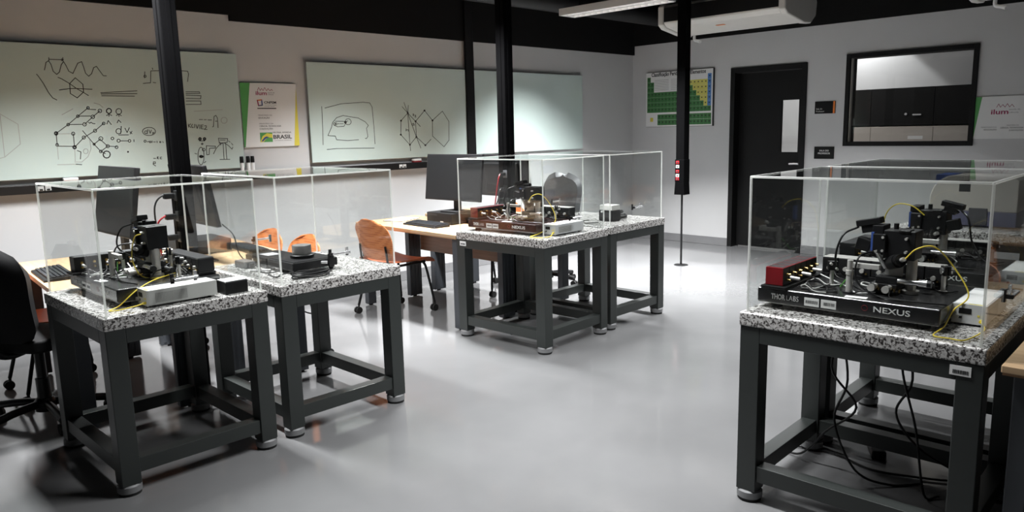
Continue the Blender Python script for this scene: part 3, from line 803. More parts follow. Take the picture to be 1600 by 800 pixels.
'head':[[(3.686,1.747),(3.684,1.628),(3.675,1.404)],[(3.717,1.734),(3.892,1.773),(4.135,1.789),(4.207,1.783),(4.231,1.745),(4.24,1.562),(4.243,1.396)],[(3.712,1.36),(3.814,1.365),(4.232,1.356)],[(4.068,1.643),(4.003,1.651),(3.904,1.666),(3.834,1.647),(3.787,1.602),(3.774,1.56),(3.731,1.486),(3.808,1.48),(3.82,1.446),(3.938,1.435),(4.06,1.44)],[(4.068,1.642),(4.143,1.607),(4.177,1.572),(4.155,1.546),(4.165,1.468),(4.148,1.449),(4.133,1.451)],[(3.817,1.614),(3.91,1.613)],[(3.805,1.577),(3.838,1.564),(3.907,1.567),(3.924,1.592)],[(3.988,1.608),(3.983,1.594),(3.97,1.584),(3.953,1.581),(3.937,1.584),(3.925,1.595),(3.922,1.609),(3.927,1.623),(3.94,1.633),(3.957,1.636),(3.973,1.633),(3.984,1.622),(3.988,1.608)],[(3.937,1.604),(3.935,1.599),(3.93,1.596),(3.924,1.594),(3.918,1.596),(3.914,1.6),(3.913,1.605),(3.915,1.61),(3.919,1.613),(3.925,1.615),(3.931,1.613),(3.935,1.61),(3.937,1.604)],[(3.932,1.604),(3.93,1.602),(3.928,1.599),(3.924,1.599),(3.921,1.599),(3.918,1.602),(3.918,1.605),(3.919,1.608),(3.922,1.61),(3.925,1.61),(3.928,1.61),(3.931,1.607),(3.932,1.604)],[(3.821,1.591),(3.819,1.585),(3.814,1.581),(3.808,1.58),(3.802,1.581),(3.797,1.585),(3.796,1.591),(3.798,1.596),(3.803,1.6),(3.809,1.602),(3.816,1.6),(3.82,1.596),(3.821,1.591)],[(3.836,1.59),(3.834,1.586),(3.83,1.582),(3.825,1.581),(3.819,1.583),(3.816,1.586),(3.814,1.591),(3.816,1.595),(3.82,1.599),(3.826,1.6),(3.831,1.598),(3.835,1.595),(3.836,1.59)],[(3.845,1.591),(3.859,1.591)],[(3.869,1.592),(3.884,1.591)],[(3.891,1.592),(3.901,1.592)],[(3.935,1.609),(3.952,1.617)]],
'rings':[[(4.652,1.688),(4.565,1.613),(4.554,1.477),(4.661,1.374),(4.747,1.45),(4.745,1.605),(4.652,1.688)],[(4.745,1.605),(4.865,1.712),(4.963,1.613),(4.956,1.454)],[(4.858,1.363),(4.747,1.45)],[(4.933,1.422),(4.858,1.363)],[(4.963,1.613),(5.1,1.706),(5.182,1.601),(5.175,1.406),(5.104,1.34),(4.956,1.454)],[(4.611,1.791),(4.652,1.688),(4.689,1.592),(4.747,1.45),(4.797,1.337)],[(4.664,1.764),(4.652,1.688),(4.661,1.374),(4.667,1.314)],[(4.586,1.75),(4.652,1.688),(4.745,1.605),(4.803,1.554)],[(4.717,1.681),(4.716,1.66)],[(4.726,1.678),(4.727,1.66)],[(4.739,1.667),(4.751,1.665),(4.74,1.648),(4.754,1.648)],[(4.622,1.534),(4.621,1.51)],[(4.622,1.521),(4.648,1.524),(4.649,1.507)],[(4.722,1.576),(4.721,1.571),(4.716,1.568),(4.71,1.567),(4.705,1.568),(4.701,1.571),(4.699,1.576),(4.701,1.58),(4.705,1.584),(4.711,1.585),(4.717,1.584),(4.721,1.58),(4.722,1.576)],[(4.723,1.585),(4.727,1.565)],[(4.661,1.688),(4.656,1.681),(4.647,1.681),(4.643,1.688),(4.648,1.694),(4.657,1.694),(4.661,1.688)],[(4.574,1.613),(4.569,1.607),(4.56,1.607),(4.556,1.613),(4.561,1.62),(4.57,1.62),(4.574,1.613)],[(4.563,1.477),(4.559,1.47),(4.55,1.471),(4.545,1.477),(4.55,1.483),(4.559,1.483),(4.563,1.477)],[(4.67,1.374),(4.665,1.368),(4.656,1.368),(4.652,1.374),(4.657,1.381),(4.666,1.38),(4.67,1.374)],[(4.756,1.45),(4.751,1.443),(4.742,1.443),(4.737,1.45),(4.742,1.456),(4.752,1.456),(4.756,1.45)],[(4.754,1.605),(4.749,1.599),(4.74,1.599),(4.736,1.606),(4.741,1.612),(4.75,1.612),(4.754,1.605)],[(4.874,1.712),(4.869,1.706),(4.859,1.706),(4.855,1.712),(4.86,1.718),(4.87,1.718),(4.874,1.712)],[(4.973,1.613),(4.968,1.606),(4.958,1.606),(4.954,1.613),(4.959,1.619),(4.968,1.619),(4.973,1.613)],[(4.867,1.363),(4.862,1.357),(4.852,1.357),(4.848,1.364),(4.853,1.37),(4.863,1.37),(4.867,1.363)],[(4.656,1.688),(4.654,1.684),(4.649,1.685),(4.647,1.688),(4.65,1.691),(4.654,1.691),(4.656,1.688)],[(4.569,1.613),(4.567,1.61),(4.562,1.61),(4.56,1.613),(4.563,1.617),(4.567,1.616),(4.569,1.613)],[(4.559,1.477),(4.557,1.474),(4.552,1.474),(4.55,1.477),(4.552,1.48),(4.557,1.48),(4.559,1.477)],[(4.666,1.374),(4.663,1.371),(4.659,1.371),(4.657,1.374),(4.659,1.377),(4.664,1.377),(4.666,1.374)],[(4.751,1.45),(4.749,1.446),(4.744,1.447),(4.742,1.45),(4.744,1.453),(4.749,1.453),(4.751,1.45)],[(4.75,1.605),(4.747,1.602),(4.742,1.602),(4.74,1.606),(4.743,1.609),(4.747,1.609),(4.75,1.605)],[(4.869,1.712),(4.867,1.709),(4.862,1.709),(4.86,1.712),(4.862,1.715),(4.867,1.715),(4.869,1.712)],[(4.968,1.613),(4.966,1.61),(4.961,1.61),(4.958,1.613),(4.961,1.616),(4.966,1.616),(4.968,1.613)],[(4.862,1.363),(4.86,1.36),(4.855,1.36),(4.853,1.364),(4.855,1.367),(4.86,1.367),(4.862,1.363)]],
}
PW = lambda a, b, dd: (a, YB - dd, b)


def whiteboard(x0, x1, z0, z1, label, draws, edges=True):
    t = thing('glass_whiteboard', label, 'whiteboard', ((x0 + x1) / 2, YB, z0), 0, 'glass whiteboards')
    cx = (x0 + x1) / 2
    box('glass_sheet', M['board_glass'], (x0 - cx, 0, 0, x1 - cx, .010, z1 - z0), t, .002)
    for xx in (x0 + .06, x1 - .06):
        for zz in (.06, z1 - z0 - .06):
            MB().cyl((xx - cx, .010, zz), (xx - cx, WALL_W - YB - .0005, zz), .012, seg=12).build('standoff', M['alu'], t, smooth=True)
    for nm, key, m_, wd in draws:
        mb = MB()
        for s in STROKES[key]:
            mb.stroke([(a - cx, b - z0) for a, b in s], wd, .0008, lambda a, b, dd: (a, -dd - .0002, b))
        mb.build(nm, m_, t)
    return t


I, F_ = M['marker_ink'], M['ink_faint']
whiteboard(.40, 2.915, 1.236, 2.17, 'large pale green glass whiteboard covered in marker sketches behind the near left table',
           [('wave_drawing', 'wave', I, .0052), ('hexagon_drawing', 'hex', I, .0052), ('line_drawing', 'lines', I, .0052), ('lattice_drawing', 'lattice', I, .0052),
            ('faint_lattice_drawing', 'lattice_faint', F_, .004), ('figure_drawing', 'figures', I, .0052), ('handwriting', 'dvx', I, .0052), ('step_drawing', 'step', I, .0052),
            ('level_drawing', 'levels', I, .0052), ('peak_drawing', 'peak', I, .0052), ('faint_line_drawing', 'peak_faint', F_, .004), ('handwriting', 'kword', I, .0052),
            ('handwriting', 'ellipse', I, .0052), ('handwriting', 'exponent', I, .0052), ('eye_drawing', 'eye', I, .0052), ('balance_drawing', 'balance', I, .0052), ('faint_polygon_drawing', 'faint_poly', F_, .004)])
whiteboard(3.556, 5.43, 1.246, 2.138, 'pale green glass whiteboard with a head outline and hexagon ring drawings',
           [('head_drawing', 'head', I, .0052), ('hexagon_ring_drawing', 'rings', I, .0052)])
whiteboard(5.545, 7.36, 1.246, 2.138, 'empty pale green glass whiteboard nearest the dark corner', [])
tag(box('cable_duct', M['black'], (5.432, 6.13, 1.2, 5.543, WALL_W - .03, 2.95), bevel=.003), 'black upright cable duct between two glass whiteboards', 'cable duct')
t = thing('wall_raceway', 'long black raceway with outlets along the wall under the whiteboards', 'raceway', (3.0, 6.155, 1.135))
box('channel', M['black'], (-3.0, -.035, 0, 2.55, .035, .062), t, .003)
for x in (1.385, 1.43, 4.515, 4.56):
    o = box('outlet', M['white'], (x - 3.0 - .019, -.039, .016, x - 3.0 + .019, -.0345, .05), t, .002)
    box('socket', M['ink'], (x - 3.0 - .010, -.041, .018, x - 3.0 + .010, -.0385, .030), o)
for k, (x, lab) in enumerate(((2.889, 'leftmost of three black-capped whiteboard markers standing beside the ministry poster'), (2.945, 'middle one of three black-capped whiteboard markers below the ministry poster'), (2.985, 'rightmost of three black-capped whiteboard markers below the ministry poster'))):
    t = thing('whiteboard_marker', lab, 'marker', (x, 6.15, 1.1972), 0, 'whiteboard markers on the raceway')
    MB().lathe([(.0, 0), (.015, 0), (.0155, .075), (.012, .08), (.0, .08)]).build('barrel', M['white'], t, smooth=True)
    MB().lathe([(.0, .08), (.0165, .08), (.016, .128), (.013, .134), (.0, .134)]).build('cap', M['black'], t, smooth=True)
for x, lab in ((1.585, 'red and white board eraser on the raceway near the left table'), (4.735, 'red and white board eraser on the raceway below the hexagon drawings')):
    t = thing('board_eraser', lab, 'eraser', (x, 6.148, 1.1972), 0, 'board erasers')
    box('felt', M['red'], (-.05, -.02, 0, .05, .02, .014), t, .003)
    box('grip', M['white'], (-.05, -.02, .014, .05, .02, .036), t, .006)

# ------------------------------------------------------------------ posters and signs
def poster_left():
    x0, x1, z0, z1, y = 2.934, 3.452, 1.404, 1.943, 6.172
    t = thing('poster', 'white poster with green and yellow wedges between two glass whiteboards', 'poster', (x0, y, z0))
    W, H = x1 - x0, z1 - z0
    box('panel', M['paper'], (0, 0, 0, W, .012, H), t, .001)
    q = lambda a, b, dd=0: (a * W, -dd - .0004, (1 - b) * H)
    mx = Matrix(((1, 0, 0, 0), (0, 0, 1, -.0012), (0, 1, 0, 0), (0, 0, 0, 1)))
    def shape(nm, pts, m_, d_=.0012):
        MB().prism([(a * W, (1 - b) * H) for a, b in pts], d_, Matrix(((1, 0, 0, 0), (0, 0, 1, -d_), (0, 1, 0, 0), (0, 0, 0, 1)))).build(nm, m_, t)
    shape('green_wedge', [(0, .003), (.175, .003), (.02, .997), (0, .997)], M['green'])
    shape('yellow_wedge', [(.998, .07), (.998, .997), (.9, .997)], M['yellow_vinyl'])
    def tx(s, a, b, h, m_, a1=None, bold=0):
        text('lettering', s, h * H * 1.38, q(a, b, .0), (1, 0, 0), (0, 0, 1), m_, t, width=(a1 - a) * W if a1 else None, bold=bold)
    tx('ilum', .26, .186, .062, M['crimson'], .455, .0008)
    tx('escola de', .475, .157, .02, M['grey_print'], .60)
    tx('ciência', .475, .184, .02, M['grey_print'], .58)
    sk = [(.30, .118), (.325, .07), (.35, .118), (.375, .085), (.40, .118), (.43, .07), (.46, .118), (.49, .085), (.52, .118), (.55, .095), (.57, .118)]
    mb = MB()
    mb.stroke([(a * W, (1 - b) * H) for a, b in sk], .0035, .0008, lambda a, b, dd: (a, -dd - .0004, b))
    mb.build('skyline_mark', M['crimson'], t)
    for k, (c, pts) in enumerate((('orange_sign', [(.285, .27), (.36, .262)]), ('blue', [(.36, .262), (.365, .345)]), ('violet', [(.365, .345), (.30, .352)]), ('crimson', [(.30, .352), (.285, .27)]))):
        mb = MB()
        mb.stroke([(a * W, (1 - b) * H) for a, b in pts], .010, .0008, lambda a, b, dd: (a, -dd - .0004, b))
        mb.build('logo_bar', M[c], t)
    tx('CNPEM', .40, .318, .036, M['ink'], .615, .0006)
    tx('Centro Nacional de Pesquisa', .40, .345, .012, M['grey_print'], .615)
    tx('em Energia e Materiais', .40, .370, .012, M['grey_print'], .58)
    shape('rule', [(.275, .388), (.61, .388), (.61, .402), (.275, .402)], M['ink'])
    tx('MINISTÉRIO DA', .28, .513, .022, M['grey_print'], .525)
    tx('EDUCAÇÃO', .28, .556, .026, M['ink'], .475)
    tx('MINISTÉRIO DA', .285, .645, .022, M['grey_print'], .535)
    tx('CIÊNCIA, TECNOLOGIA', .287, .685, .024, M['ink'], .675)
    tx('E INOVAÇÕES', .288, .728, .024, M['ink'], .52)
    shape('flag_field', [(.285, .775), (.505, .775), (.505, .925), (.285, .925)], M['green'])
    shape('flag_band', [(.285, .915), (.33, .83), (.41, .785), (.505, .80), (.505, .86), (.42, .85), (.36, .90), (.34, .925), (.285, .925)], M['yellow_vinyl'], .0016)
    shape('flag_arc', [(.30, .91), (.36, .85), (.40, .835), (.44, .85), (.38, .875), (.33, .915)], M['blue'], .002)
    tx('PÁTRIA AMADA', .515, .79, .026, M['ink'], .85)
    tx('BRASIL', .515, .878, .064, M['ink'], .855, .001)
    tx('GOVERNO FEDERAL', .53, .912, .014, M['grey_print'], .85)


poster_left()


def poster_right():
    y0, z0, W, H = 2.11, 1.305, .62, .40
    t = thing('poster', 'white poster with a green wedge right of the office window', 'poster', (WALL_R - .012, y0, z0))
    box('panel', M['paper'], (0, -W, 0, .012, 0, H), t, .001)
    def shape(nm, pts, m_):
        MB().prism([(a * W, (1 - b) * H) for a, b in pts], .0012, Matrix(((0, 0, 1, -.0014), (-1, 0, 0, 0), (0, 1, 0, 0), (0, 0, 0, 1)))).build(nm, m_, t)
    shape('green_wedge', [(0, .003), (.085, .003), (.0, .98)], M['green'])
    shape('yellow_wedge', [(.998, .05), (.998, .997), (.93, .997)], M['yellow_vinyl'])
    def tx(s, a, b, h, m_, a1=None, bold=0):
        text('lettering', s, h * H * 1.38, (-.0004, -a * W, (1 - b) * H), (0, -1, 0), (0, 0, 1), m_, t, width=(a1 - a) * W if a1 else None, bold=bold)
    tx('ilum', .215, .42, .115, M['crimson'], .445, .0012)
    tx('escola de', .455, .33, .035, M['grey_print'], .60)
    tx('ciência', .455, .40, .035, M['grey_print'], .58)
    mb = MB()
    sk = [(.29, .26), (.315, .18), (.34, .26), (.37, .20), (.40, .26), (.43, .18), (.46, .26), (.49, .20), (.52, .26)]
    mb.stroke([(a * W, (1 - b) * H) for a, b in sk], .004, .0008, lambda a, b, dd: (-dd - .0004, -a, b))
    mb.build('skyline_mark', M['crimson'], t)
    tx('MINISTÉRIO DA', .10, .74, .03, M['grey_print'], .31)
    tx('EDUCAÇÃO', .14, .80, .035, M['ink'], .31)
    tx('MINISTÉRIO DA', .44, .70, .03, M['grey_print'], .60)
    tx('CIÊNCIA, TECNOLOGIA', .36, .76, .035, M['ink'], .66)
    tx('E INOVAÇÕES', .48, .82, .035, M['ink'], .66)


poster_right()


def periodic():
    y0, z0, W, H = 5.955, 1.492, .985, .695
    t = thing('periodic_table', 'framed periodic table of elements left of the black door', 'poster', (WALL_R - .026, y0, z0))
    box('backing', M['ink'], (.004, -W - .012, -.004, .026, 0, H + .004), t, .002)
    box('panel', M['paper'], (0, -W, 0, .004, 0, H), t, .001)
    cw, rh, a0, b0 = .0535, .0935, .0195, .085
    P = lambda a, b: (-a * W, (1 - b) * H)
    def cell(mb, a, b, wd, hh, d_=.0012):
        ya, zb = P(a, b)
        yc, zc = P(a + wd, b + hh)
        mb.box(-d_, yc, zc, 0, ya, zb)
    G_, Y_, B_, K_ = MB(), MB(), MB(), MB()
    for c in range(18):
        for r in range(7):
            if (c in (1,) and r < 1) or (2 <= c <= 11 and r < 3) or (12 <= c <= 16 and r < 1):
                continue
            if c == 17 and r < 6:
                mb = B_
            elif 12 <= c <= 16 and r <= c - 11:
                mb = Y_
            else:
                mb = G_
            a, b = a0 + c * cw, b0 + r * rh
            cell(mb, a, b, cw - .0012, rh - .0018)
            cell(K_, a + cw * .36, b + rh * .3, cw * .3, rh * .22, .0018)
    for c in range(15):
        for r in range(2):
            a, b = .185 + c * .0535, .775 + r * .10
            cell(G_, a, b, .0523, .097)
            cell(K_, a + .018, b + .03, .018, .024, .0018)
    G_.build('green_cells', M['green_dark'], t)
    Y_.build('yellow_cells', M['yellow_cell'], t)
    B_.build('blue_cells', M['blue_cell'], t)
    K_.build('symbol_marks', M['ink'], t)
    mb = MB()
    for k in range(7):
        cell(mb, .135, .14 + k * .03, .22, .006, .0008)
        cell(mb, .39, .14 + k * .03, .25, .006, .0008)
    mb.build('legend_lines', M['grey_print'], t)
    mb = MB()
    cell(mb, .07, .83, .045, .075)
    mb.build('corner_mark', M['yellow_vinyl'], t)
    text('lettering', 'Classificação Periódica dos Elementos', .066, (-.0005, -.085 * W, .928 * H), (0, -1, 0), (0, 0, 1), M['ink'], t, width=.815 * W, bold=.0016)


periodic()
t = thing('door_sign', 'black room sign with an orange edge above the other black sign', 'sign', (WALL_R - .008, 3.694, 1.594))
box('plate', M['door'], (0, -.228, 0, .008, 0, .134), t, .001)
box('stripe', M['orange_sign'], (-.0008, -.224, .001, 0, -.204, .133), t)
text('lettering', 'Sala do', .024, (-.0004, -.016, .045), (0, -1, 0), (0, 0, 1), M['grey_box'], t)
text('lettering', 'Professor', .024, (-.0004, -.016, .018), (0, -1, 0), (0, 0, 1), M['grey_box'], t)
t = thing('door_sign', 'plain black room sign with two white lines, lower one beside the door', 'sign', (WALL_R - .008, 3.68, 1.096))
box('plate', M['door'], (0, -.222, 0, .008, 0, .135), t, .001)
text('lettering', 'SALA DO', .026, (-.0004, -.111, .082), (0, -1, 0), (0, 0, 1), M['white'], t, align='CENTER', bold=.0004)
text('lettering', 'PROFESSOR', .026, (-.0004, -.111, .052), (0, -1, 0), (0, 0, 1), M['white'], t, align='CENTER', bold=.0004)

# ------------------------------------------------------------------ granite tables and acrylic covers
TAB = {'A': (.900, 3.283, .015), 'B': (1.700, 3.320, .015), 'C': (3.568, 3.317, .05), 'D': (4.345, 3.375, .02),
       'E': (2.666, .580, .035), 'F': (3.412, .600, .035), 'G': (5.50, 0.985, .03)}
TW, TD, TH, ST = .722, .838, .78, .055


def at(k, u, v, z=TH):
    x, y, r = TAB[k]
    c, s = math.cos(r), math.sin(r)
    return (x + c * u - s * v, y + s * u + c * v, z)


def lab_table(label):
    t = thing('granite_table', label, 'table', (0, 0, 0), 0, 'granite topped instrument tables')
    box('slab', M['granite'], (0, 0, TH - ST, TW, TD, TH), t, .006, seg=3)
    L, i = .08, .004
    zt = TH - ST
    for u in (i, TW - i - L):
        for v in (i, TD - i - L):
            lg = box('leg', M['steel'], (u, v, .046, u + L, v + L, zt), t, .003)
            cx, cy = u + L / 2, v + L / 2
            MB().lathe([(.0, .010), (.045, .010), (.050, .014), (.050, .040), (.044, .046), (.0, .046)], (cx, cy, 0)).build('foot', M['foot'], lg, smooth=True)
            MB().lathe([(.0, 0), (.046, 0), (.047, .010), (.0, .010)], (cx, cy, 0)).build('foot_pad', M['rubber'], lg, smooth=True)
    for z0, z1, nm, ins in ((zt - .062, zt, 'apron', 0), (.09, .155, 'stretcher', .008)):
        for v in (i + ins, TD - i - L + ins):
            box(nm, M['steel'], (i + L, v, z0, TW - i - L, v + L - 2 * ins, z1), t, .002)
        for u in (i + ins, TW - i - L + ins):
            box(nm, M['steel'], (u, i + L, z0, u + L - 2 * ins, TD - i - L, z1), t, .002)
    return t


CI, CH, CT = .019, .526, .008


def cover(label):
    t = thing('acrylic_cover', label, 'cover', (0, 0, 0), 0, 'clear acrylic covers')
    a0, a1, b0, b1 = CI, TW - CI, CI, TD - CI
    m = M['acrylic']
    box('front_panel', m, (a0 + CT, b0, 0, a1 - CT, b0 + CT, CH - CT), t)
    box('rear_panel', m, (a0 + CT, b1 - CT, 0, a1 - CT, b1, CH - CT), t)
    box('side_panel', m, (a0, b0 + CT, 0, a0 + CT, b1 - CT, CH - CT), t)
    box('side_panel', m, (a1 - CT, b0 + CT, 0, a1, b1 - CT, CH - CT), t)
    box('top_panel', m, (a0 + CT, b0 + CT, CH - CT, a1 - CT, b1 - CT, CH), t)
    e = M['acrylic_edge']
    for u in (a0, a1 - CT):
        for v in (b0, b1 - CT):
            box('corner_seam', e, (u, v, 0, u + CT, v + CT, CH - CT), t, .0015)
    for v in (b0, b1 - CT):
        box('top_seam', e, (a0, v, CH - CT, a1, v + CT, CH), t, .002)
    for u in (a0, a1 - CT):
        box('top_seam', e, (u, b0 + CT, CH - CT, u + CT, b1 - CT, CH), t, .002)
    for v, s in ((b0, -1), (b1, 1)):
        h = thing_child('handle', t)
        c = TW / 2 - .015
        MB().cyl((c - .05, v + s * .024, .118), (c + .05, v + s * .024, .118), .0065, seg=12).build('bar', M['chrome'], h, smooth=True)
        for q in (-.05, .05):
            mb = MB().box(c + q - .008, min(v, v + s * .006), .098, c + q + .008, max(v, v + s * .006), .142)
            mb.box(c + q - .006, min(v, v + s * .028), .111, c + q + .006, max(v, v + s * .028), .125)
            mb.build('bracket', M['black_anod'] if q < 0 else M['chrome'], h, .001)
    return t


def thing_child(name, parent):
    o = bpy.data.objects.new(name, None)
    o.empty_display_size = .03
    COL.objects.link(o)
    o.parent = parent
    return o


TL = {'A': 'granite topped steel table nearest the left edge, beside the black task chair', 'B': 'granite topped steel table holding the round silver knob device',
      'C': 'granite topped steel table in the middle under the maroon looking breadboard', 'D': 'granite topped steel table of the far middle pair, nearest the ceiling pole',
      'E': 'large near granite topped steel table at right with the breadboard', 'F': 'granite topped steel table directly behind the near right table',
      'G': 'far granite table by the office wall carrying the rounded beige instrument'}
CL = {'A': 'clear acrylic cover over the leftmost granite table', 'B': 'clear acrylic cover over the round silver knob device', 'C': 'clear acrylic cover on the middle table over the maroon looking breadboard',
      'D': 'clear acrylic cover of the far middle table nearest the ceiling pole', 'E': 'large clear acrylic cover at right over the near breadboard with red connector bank', 'F': 'clear acrylic cover behind the near right cover'}
tp = lab_table(TL['A'])
first = True
for k in 'ABCDEFG':
    x, y, r = TAB[k]
    if k == 'A':
        tp.location, tp.rotation_euler = (x, y, 0), (0, 0, r)
        o = tp
    else:
        o = dup(tp, (x, y, 0), r, TL[k])
    if k in 'CE':
        # barcode sticker on the apron facing the aisle
        v0 = .04 if k == 'E' else TD - .10
        s = MB().box(.0016, v0, TH - ST - .045, .004, v0 + .062, TH - ST - .012).build('asset_label', M['paper'], o)
        s['label'] = 'white barcode sticker'
        mb = MB()
        random.seed(3)
        yy = v0 + .008
        while yy < v0 + .052:
            wv = random.choice((.0012, .002, .003))
            mb.box(.0010, yy, TH - ST - .038, .0016, yy + wv, TH - ST - .026)
            yy += wv + random.choice((.0012, .002))
        mb.build('barcode', M['ink'], s)
cp = cover(CL['A'])
for k in 'ABCDEF':
    x, y, r = TAB[k]
    if k == 'A':
        cp.location, cp.rotation_euler = (x, y, TH + .0005), (0, 0, r)
    else:
        o = cp.copy()
        COL.objects.link(o)
        o.location, o.rotation_euler, o['label'] = (x, y, TH + .0005), (0, 0, r), CL[k]
        for ch in list(cp.children):
            c = ch.copy()
            COL.objects.link(c)
            c.parent = o
            for g in ch.children:
                d_ = g.copy()
                COL.objects.link(d_)
                d_.parent = c

# ------------------------------------------------------------------ desks
def desk(x, y, rz, L, label, side, W=.69):
    """single desk, long side along +y from its origin; user sits on the -x side when side = -1"""
    t = thing('desk', label, 'desk', (x, y, 0), rz, 'oak topped desks')
    x0, x1 = (0, W) if side < 0 else (-W, 0)
    box('desk_top', M['oak'], (x0, 0, .716, x1, L, .74), t, .003)
    box('edge_band', M['oak_edge'], (x0 + .004, .004, .708, x1 - .004, L - .004, .716), t)
    fx = x0 + .035 if side < 0 else x1 - .115      # outer posts
    bx = x1 - .15 if side < 0 else x0 + .02        # inner ribbed panels
    for v in (.03, L - .09):
        box('leg', M['desk_steel'], (fx, v, .012, fx + .08, v + .06, .708), t, .004)
        lg = box('leg', M['desk_steel'], (bx, v, .012, bx + .13, v + .06, .708), t, .004)
        mb = MB()
        for q in range(3):
            mb.box(bx + .018 + q * .037, v - .004, .03, bx + .038 + q * .037, v + .064, .70)
        mb.build('rib', M['desk_steel'], lg, .002)
        a, b = sorted((fx + .04, bx + .06))
        box('leg_rail', M['desk_steel'], (a, v + .012, .66, b, v + .048, .708), t, .002)
        for cx in (fx + .04, bx + .065):
            MB().cyl((cx, v + .03, 0), (cx, v + .03, .012), .018, seg=12).build('glide', M['rubber'], t, smooth=True)
    mx = x1 - .03 if side < 0 else x0 + .012
    box('modesty_panel', M['walnut'], (mx, .10, .43, mx + .018, L - .10, .708), t, .002)
    return t


desk(.962, 4.18, -.075, 1.40, 'oak topped desk with a keyboard left behind the leftmost granite table', -1, .675)
desk(1.665 + .70, 4.215, -.075, 1.40, 'oak topped desk with orange chairs behind the round knob device', 1, .59)
desk(3.575, 4.215, -.025, 1.375, 'oak topped desk in the middle with keyboard and flat black computer', -1, .64)
desk(3.575 + .70 + .69, 4.262, -.025, 1.33, 'oak topped desk with its back against the middle desk', 1, .61)
desk(2.712, -.86, .035, 1.40, 'oak topped desk at the right edge beside the near right granite table', -1)
desk(2.712 + 1.40, -.815, .035, 1.40, 'oak topped desk at right behind the near right desk', 1, .68)
desk(5.55, -.48, .03, 1.40, 'far oak topped desk beside the table with the rounded beige instrument', -1)


# ------------------------------------------------------------------ chairs
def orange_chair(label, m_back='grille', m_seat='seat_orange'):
    t = thing('visitor_chair', label, 'chair', (0, 0, 0), 0, 'orange chairs on castors')

    def back(u, v):
        s = 2 * u - 1
        wtop = 1.0 if v < .5 else max(.42, (1 - ((v - .5) / .5) ** 4) ** .5)
        wbot = 1.0 if v > .25 else .90 + .10 * v / .25
        y = s * .222 * wtop * wbot
        x = -.205 - .075 * v - .02 * v * v + .035 * s * s
        return (x, y, .475 + .345 * v - .018 * (s * s) * (1 if v > .5 else 0) * (v - .5) * 2)

    MB().sheet(back, 16, 14, .008).build('backrest', M[m_back], t, smooth=True)

    def seat(u, v):
        s = 2 * v - 1
        x = -.215 + .445 * u
        edge = -.045 * max(0, (u - .82) / .18) ** 2
        return (x, s * (.215 + .012 * u), .455 + .018 * s * s + edge - .012 * math.sin(PI * u))

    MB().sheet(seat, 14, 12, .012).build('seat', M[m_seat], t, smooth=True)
    mb = MB()
    for s in (-1, 1):
        mb.tube([(.17, s * .17, .425), (-.16, s * .17, .425), (-.215, s * .17, .44), (-.232, s * .17, .54), (-.238, s * .165, .60)], .010, 10)
    mb.tube([(.12, -.17, .42), (.12, .17, .42)], .010, 10, 0)
    mb.tube([(-.12, -.17, .42), (-.12, .17, .42)], .010, 10, 0)
    mb.build('seat_frame', M['black'], t, smooth=True)
    for sx in (-1, 1):
        for sy in (-1, 1):
            tx = .215 if sx > 0 else -.245
            lg = MB().tube([(sx * .15, sy * .17, .42), (sx * .17, sy * .185, .36), (tx, sy * .222, .07)], .011, 10).build('leg', M['black'], t, smooth=True)
            mb = MB()
            for q in (-1, 1):
                mb.cyl((tx - .008, sy * .222 + q * .006, .028), (tx - .008, sy * .222 + q * .022, .028), .028, seg=18)
            mb.cyl((tx, sy * .222, .045), (tx, sy * .222, .075), .008, seg=10)
            mb.build('castor', M['rubber'], lg, smooth=True)
    return t


CH_ = [(3.69, 5.13, .05, 'orange chair pulled out at the middle desk, its seat fully in view'),
       (2.35, 4.67, PI - .03, 'orange chair tucked at the left desk, nearer of the two behind the round knob device'),
       (2.35, 5.19, PI + .01, 'orange chair tucked at the left desk, farther of the two behind the round knob device'),
       (4.78, 5.12, PI, 'orange chair tucked under the desk behind the middle table'),
       (1.16, 5.12, .0, 'orange chair at the left edge tucked under the left desk'),
       (4.13, .17, PI + .05, 'orange chair at the right edge behind the near right desks'),
       (5.42, .05, .05, 'orange chair at the far right desk seen reflected in the right cover')]
oc = orange_chair(CH_[0][3])
for i, (x, y, a, lab) in enumerate(CH_):
    if i == 0:
        oc.location, oc.rotation_euler = (x, y, 0), (0, 0, a)
    else:
        dup(oc, (x, y, 0), a, lab)


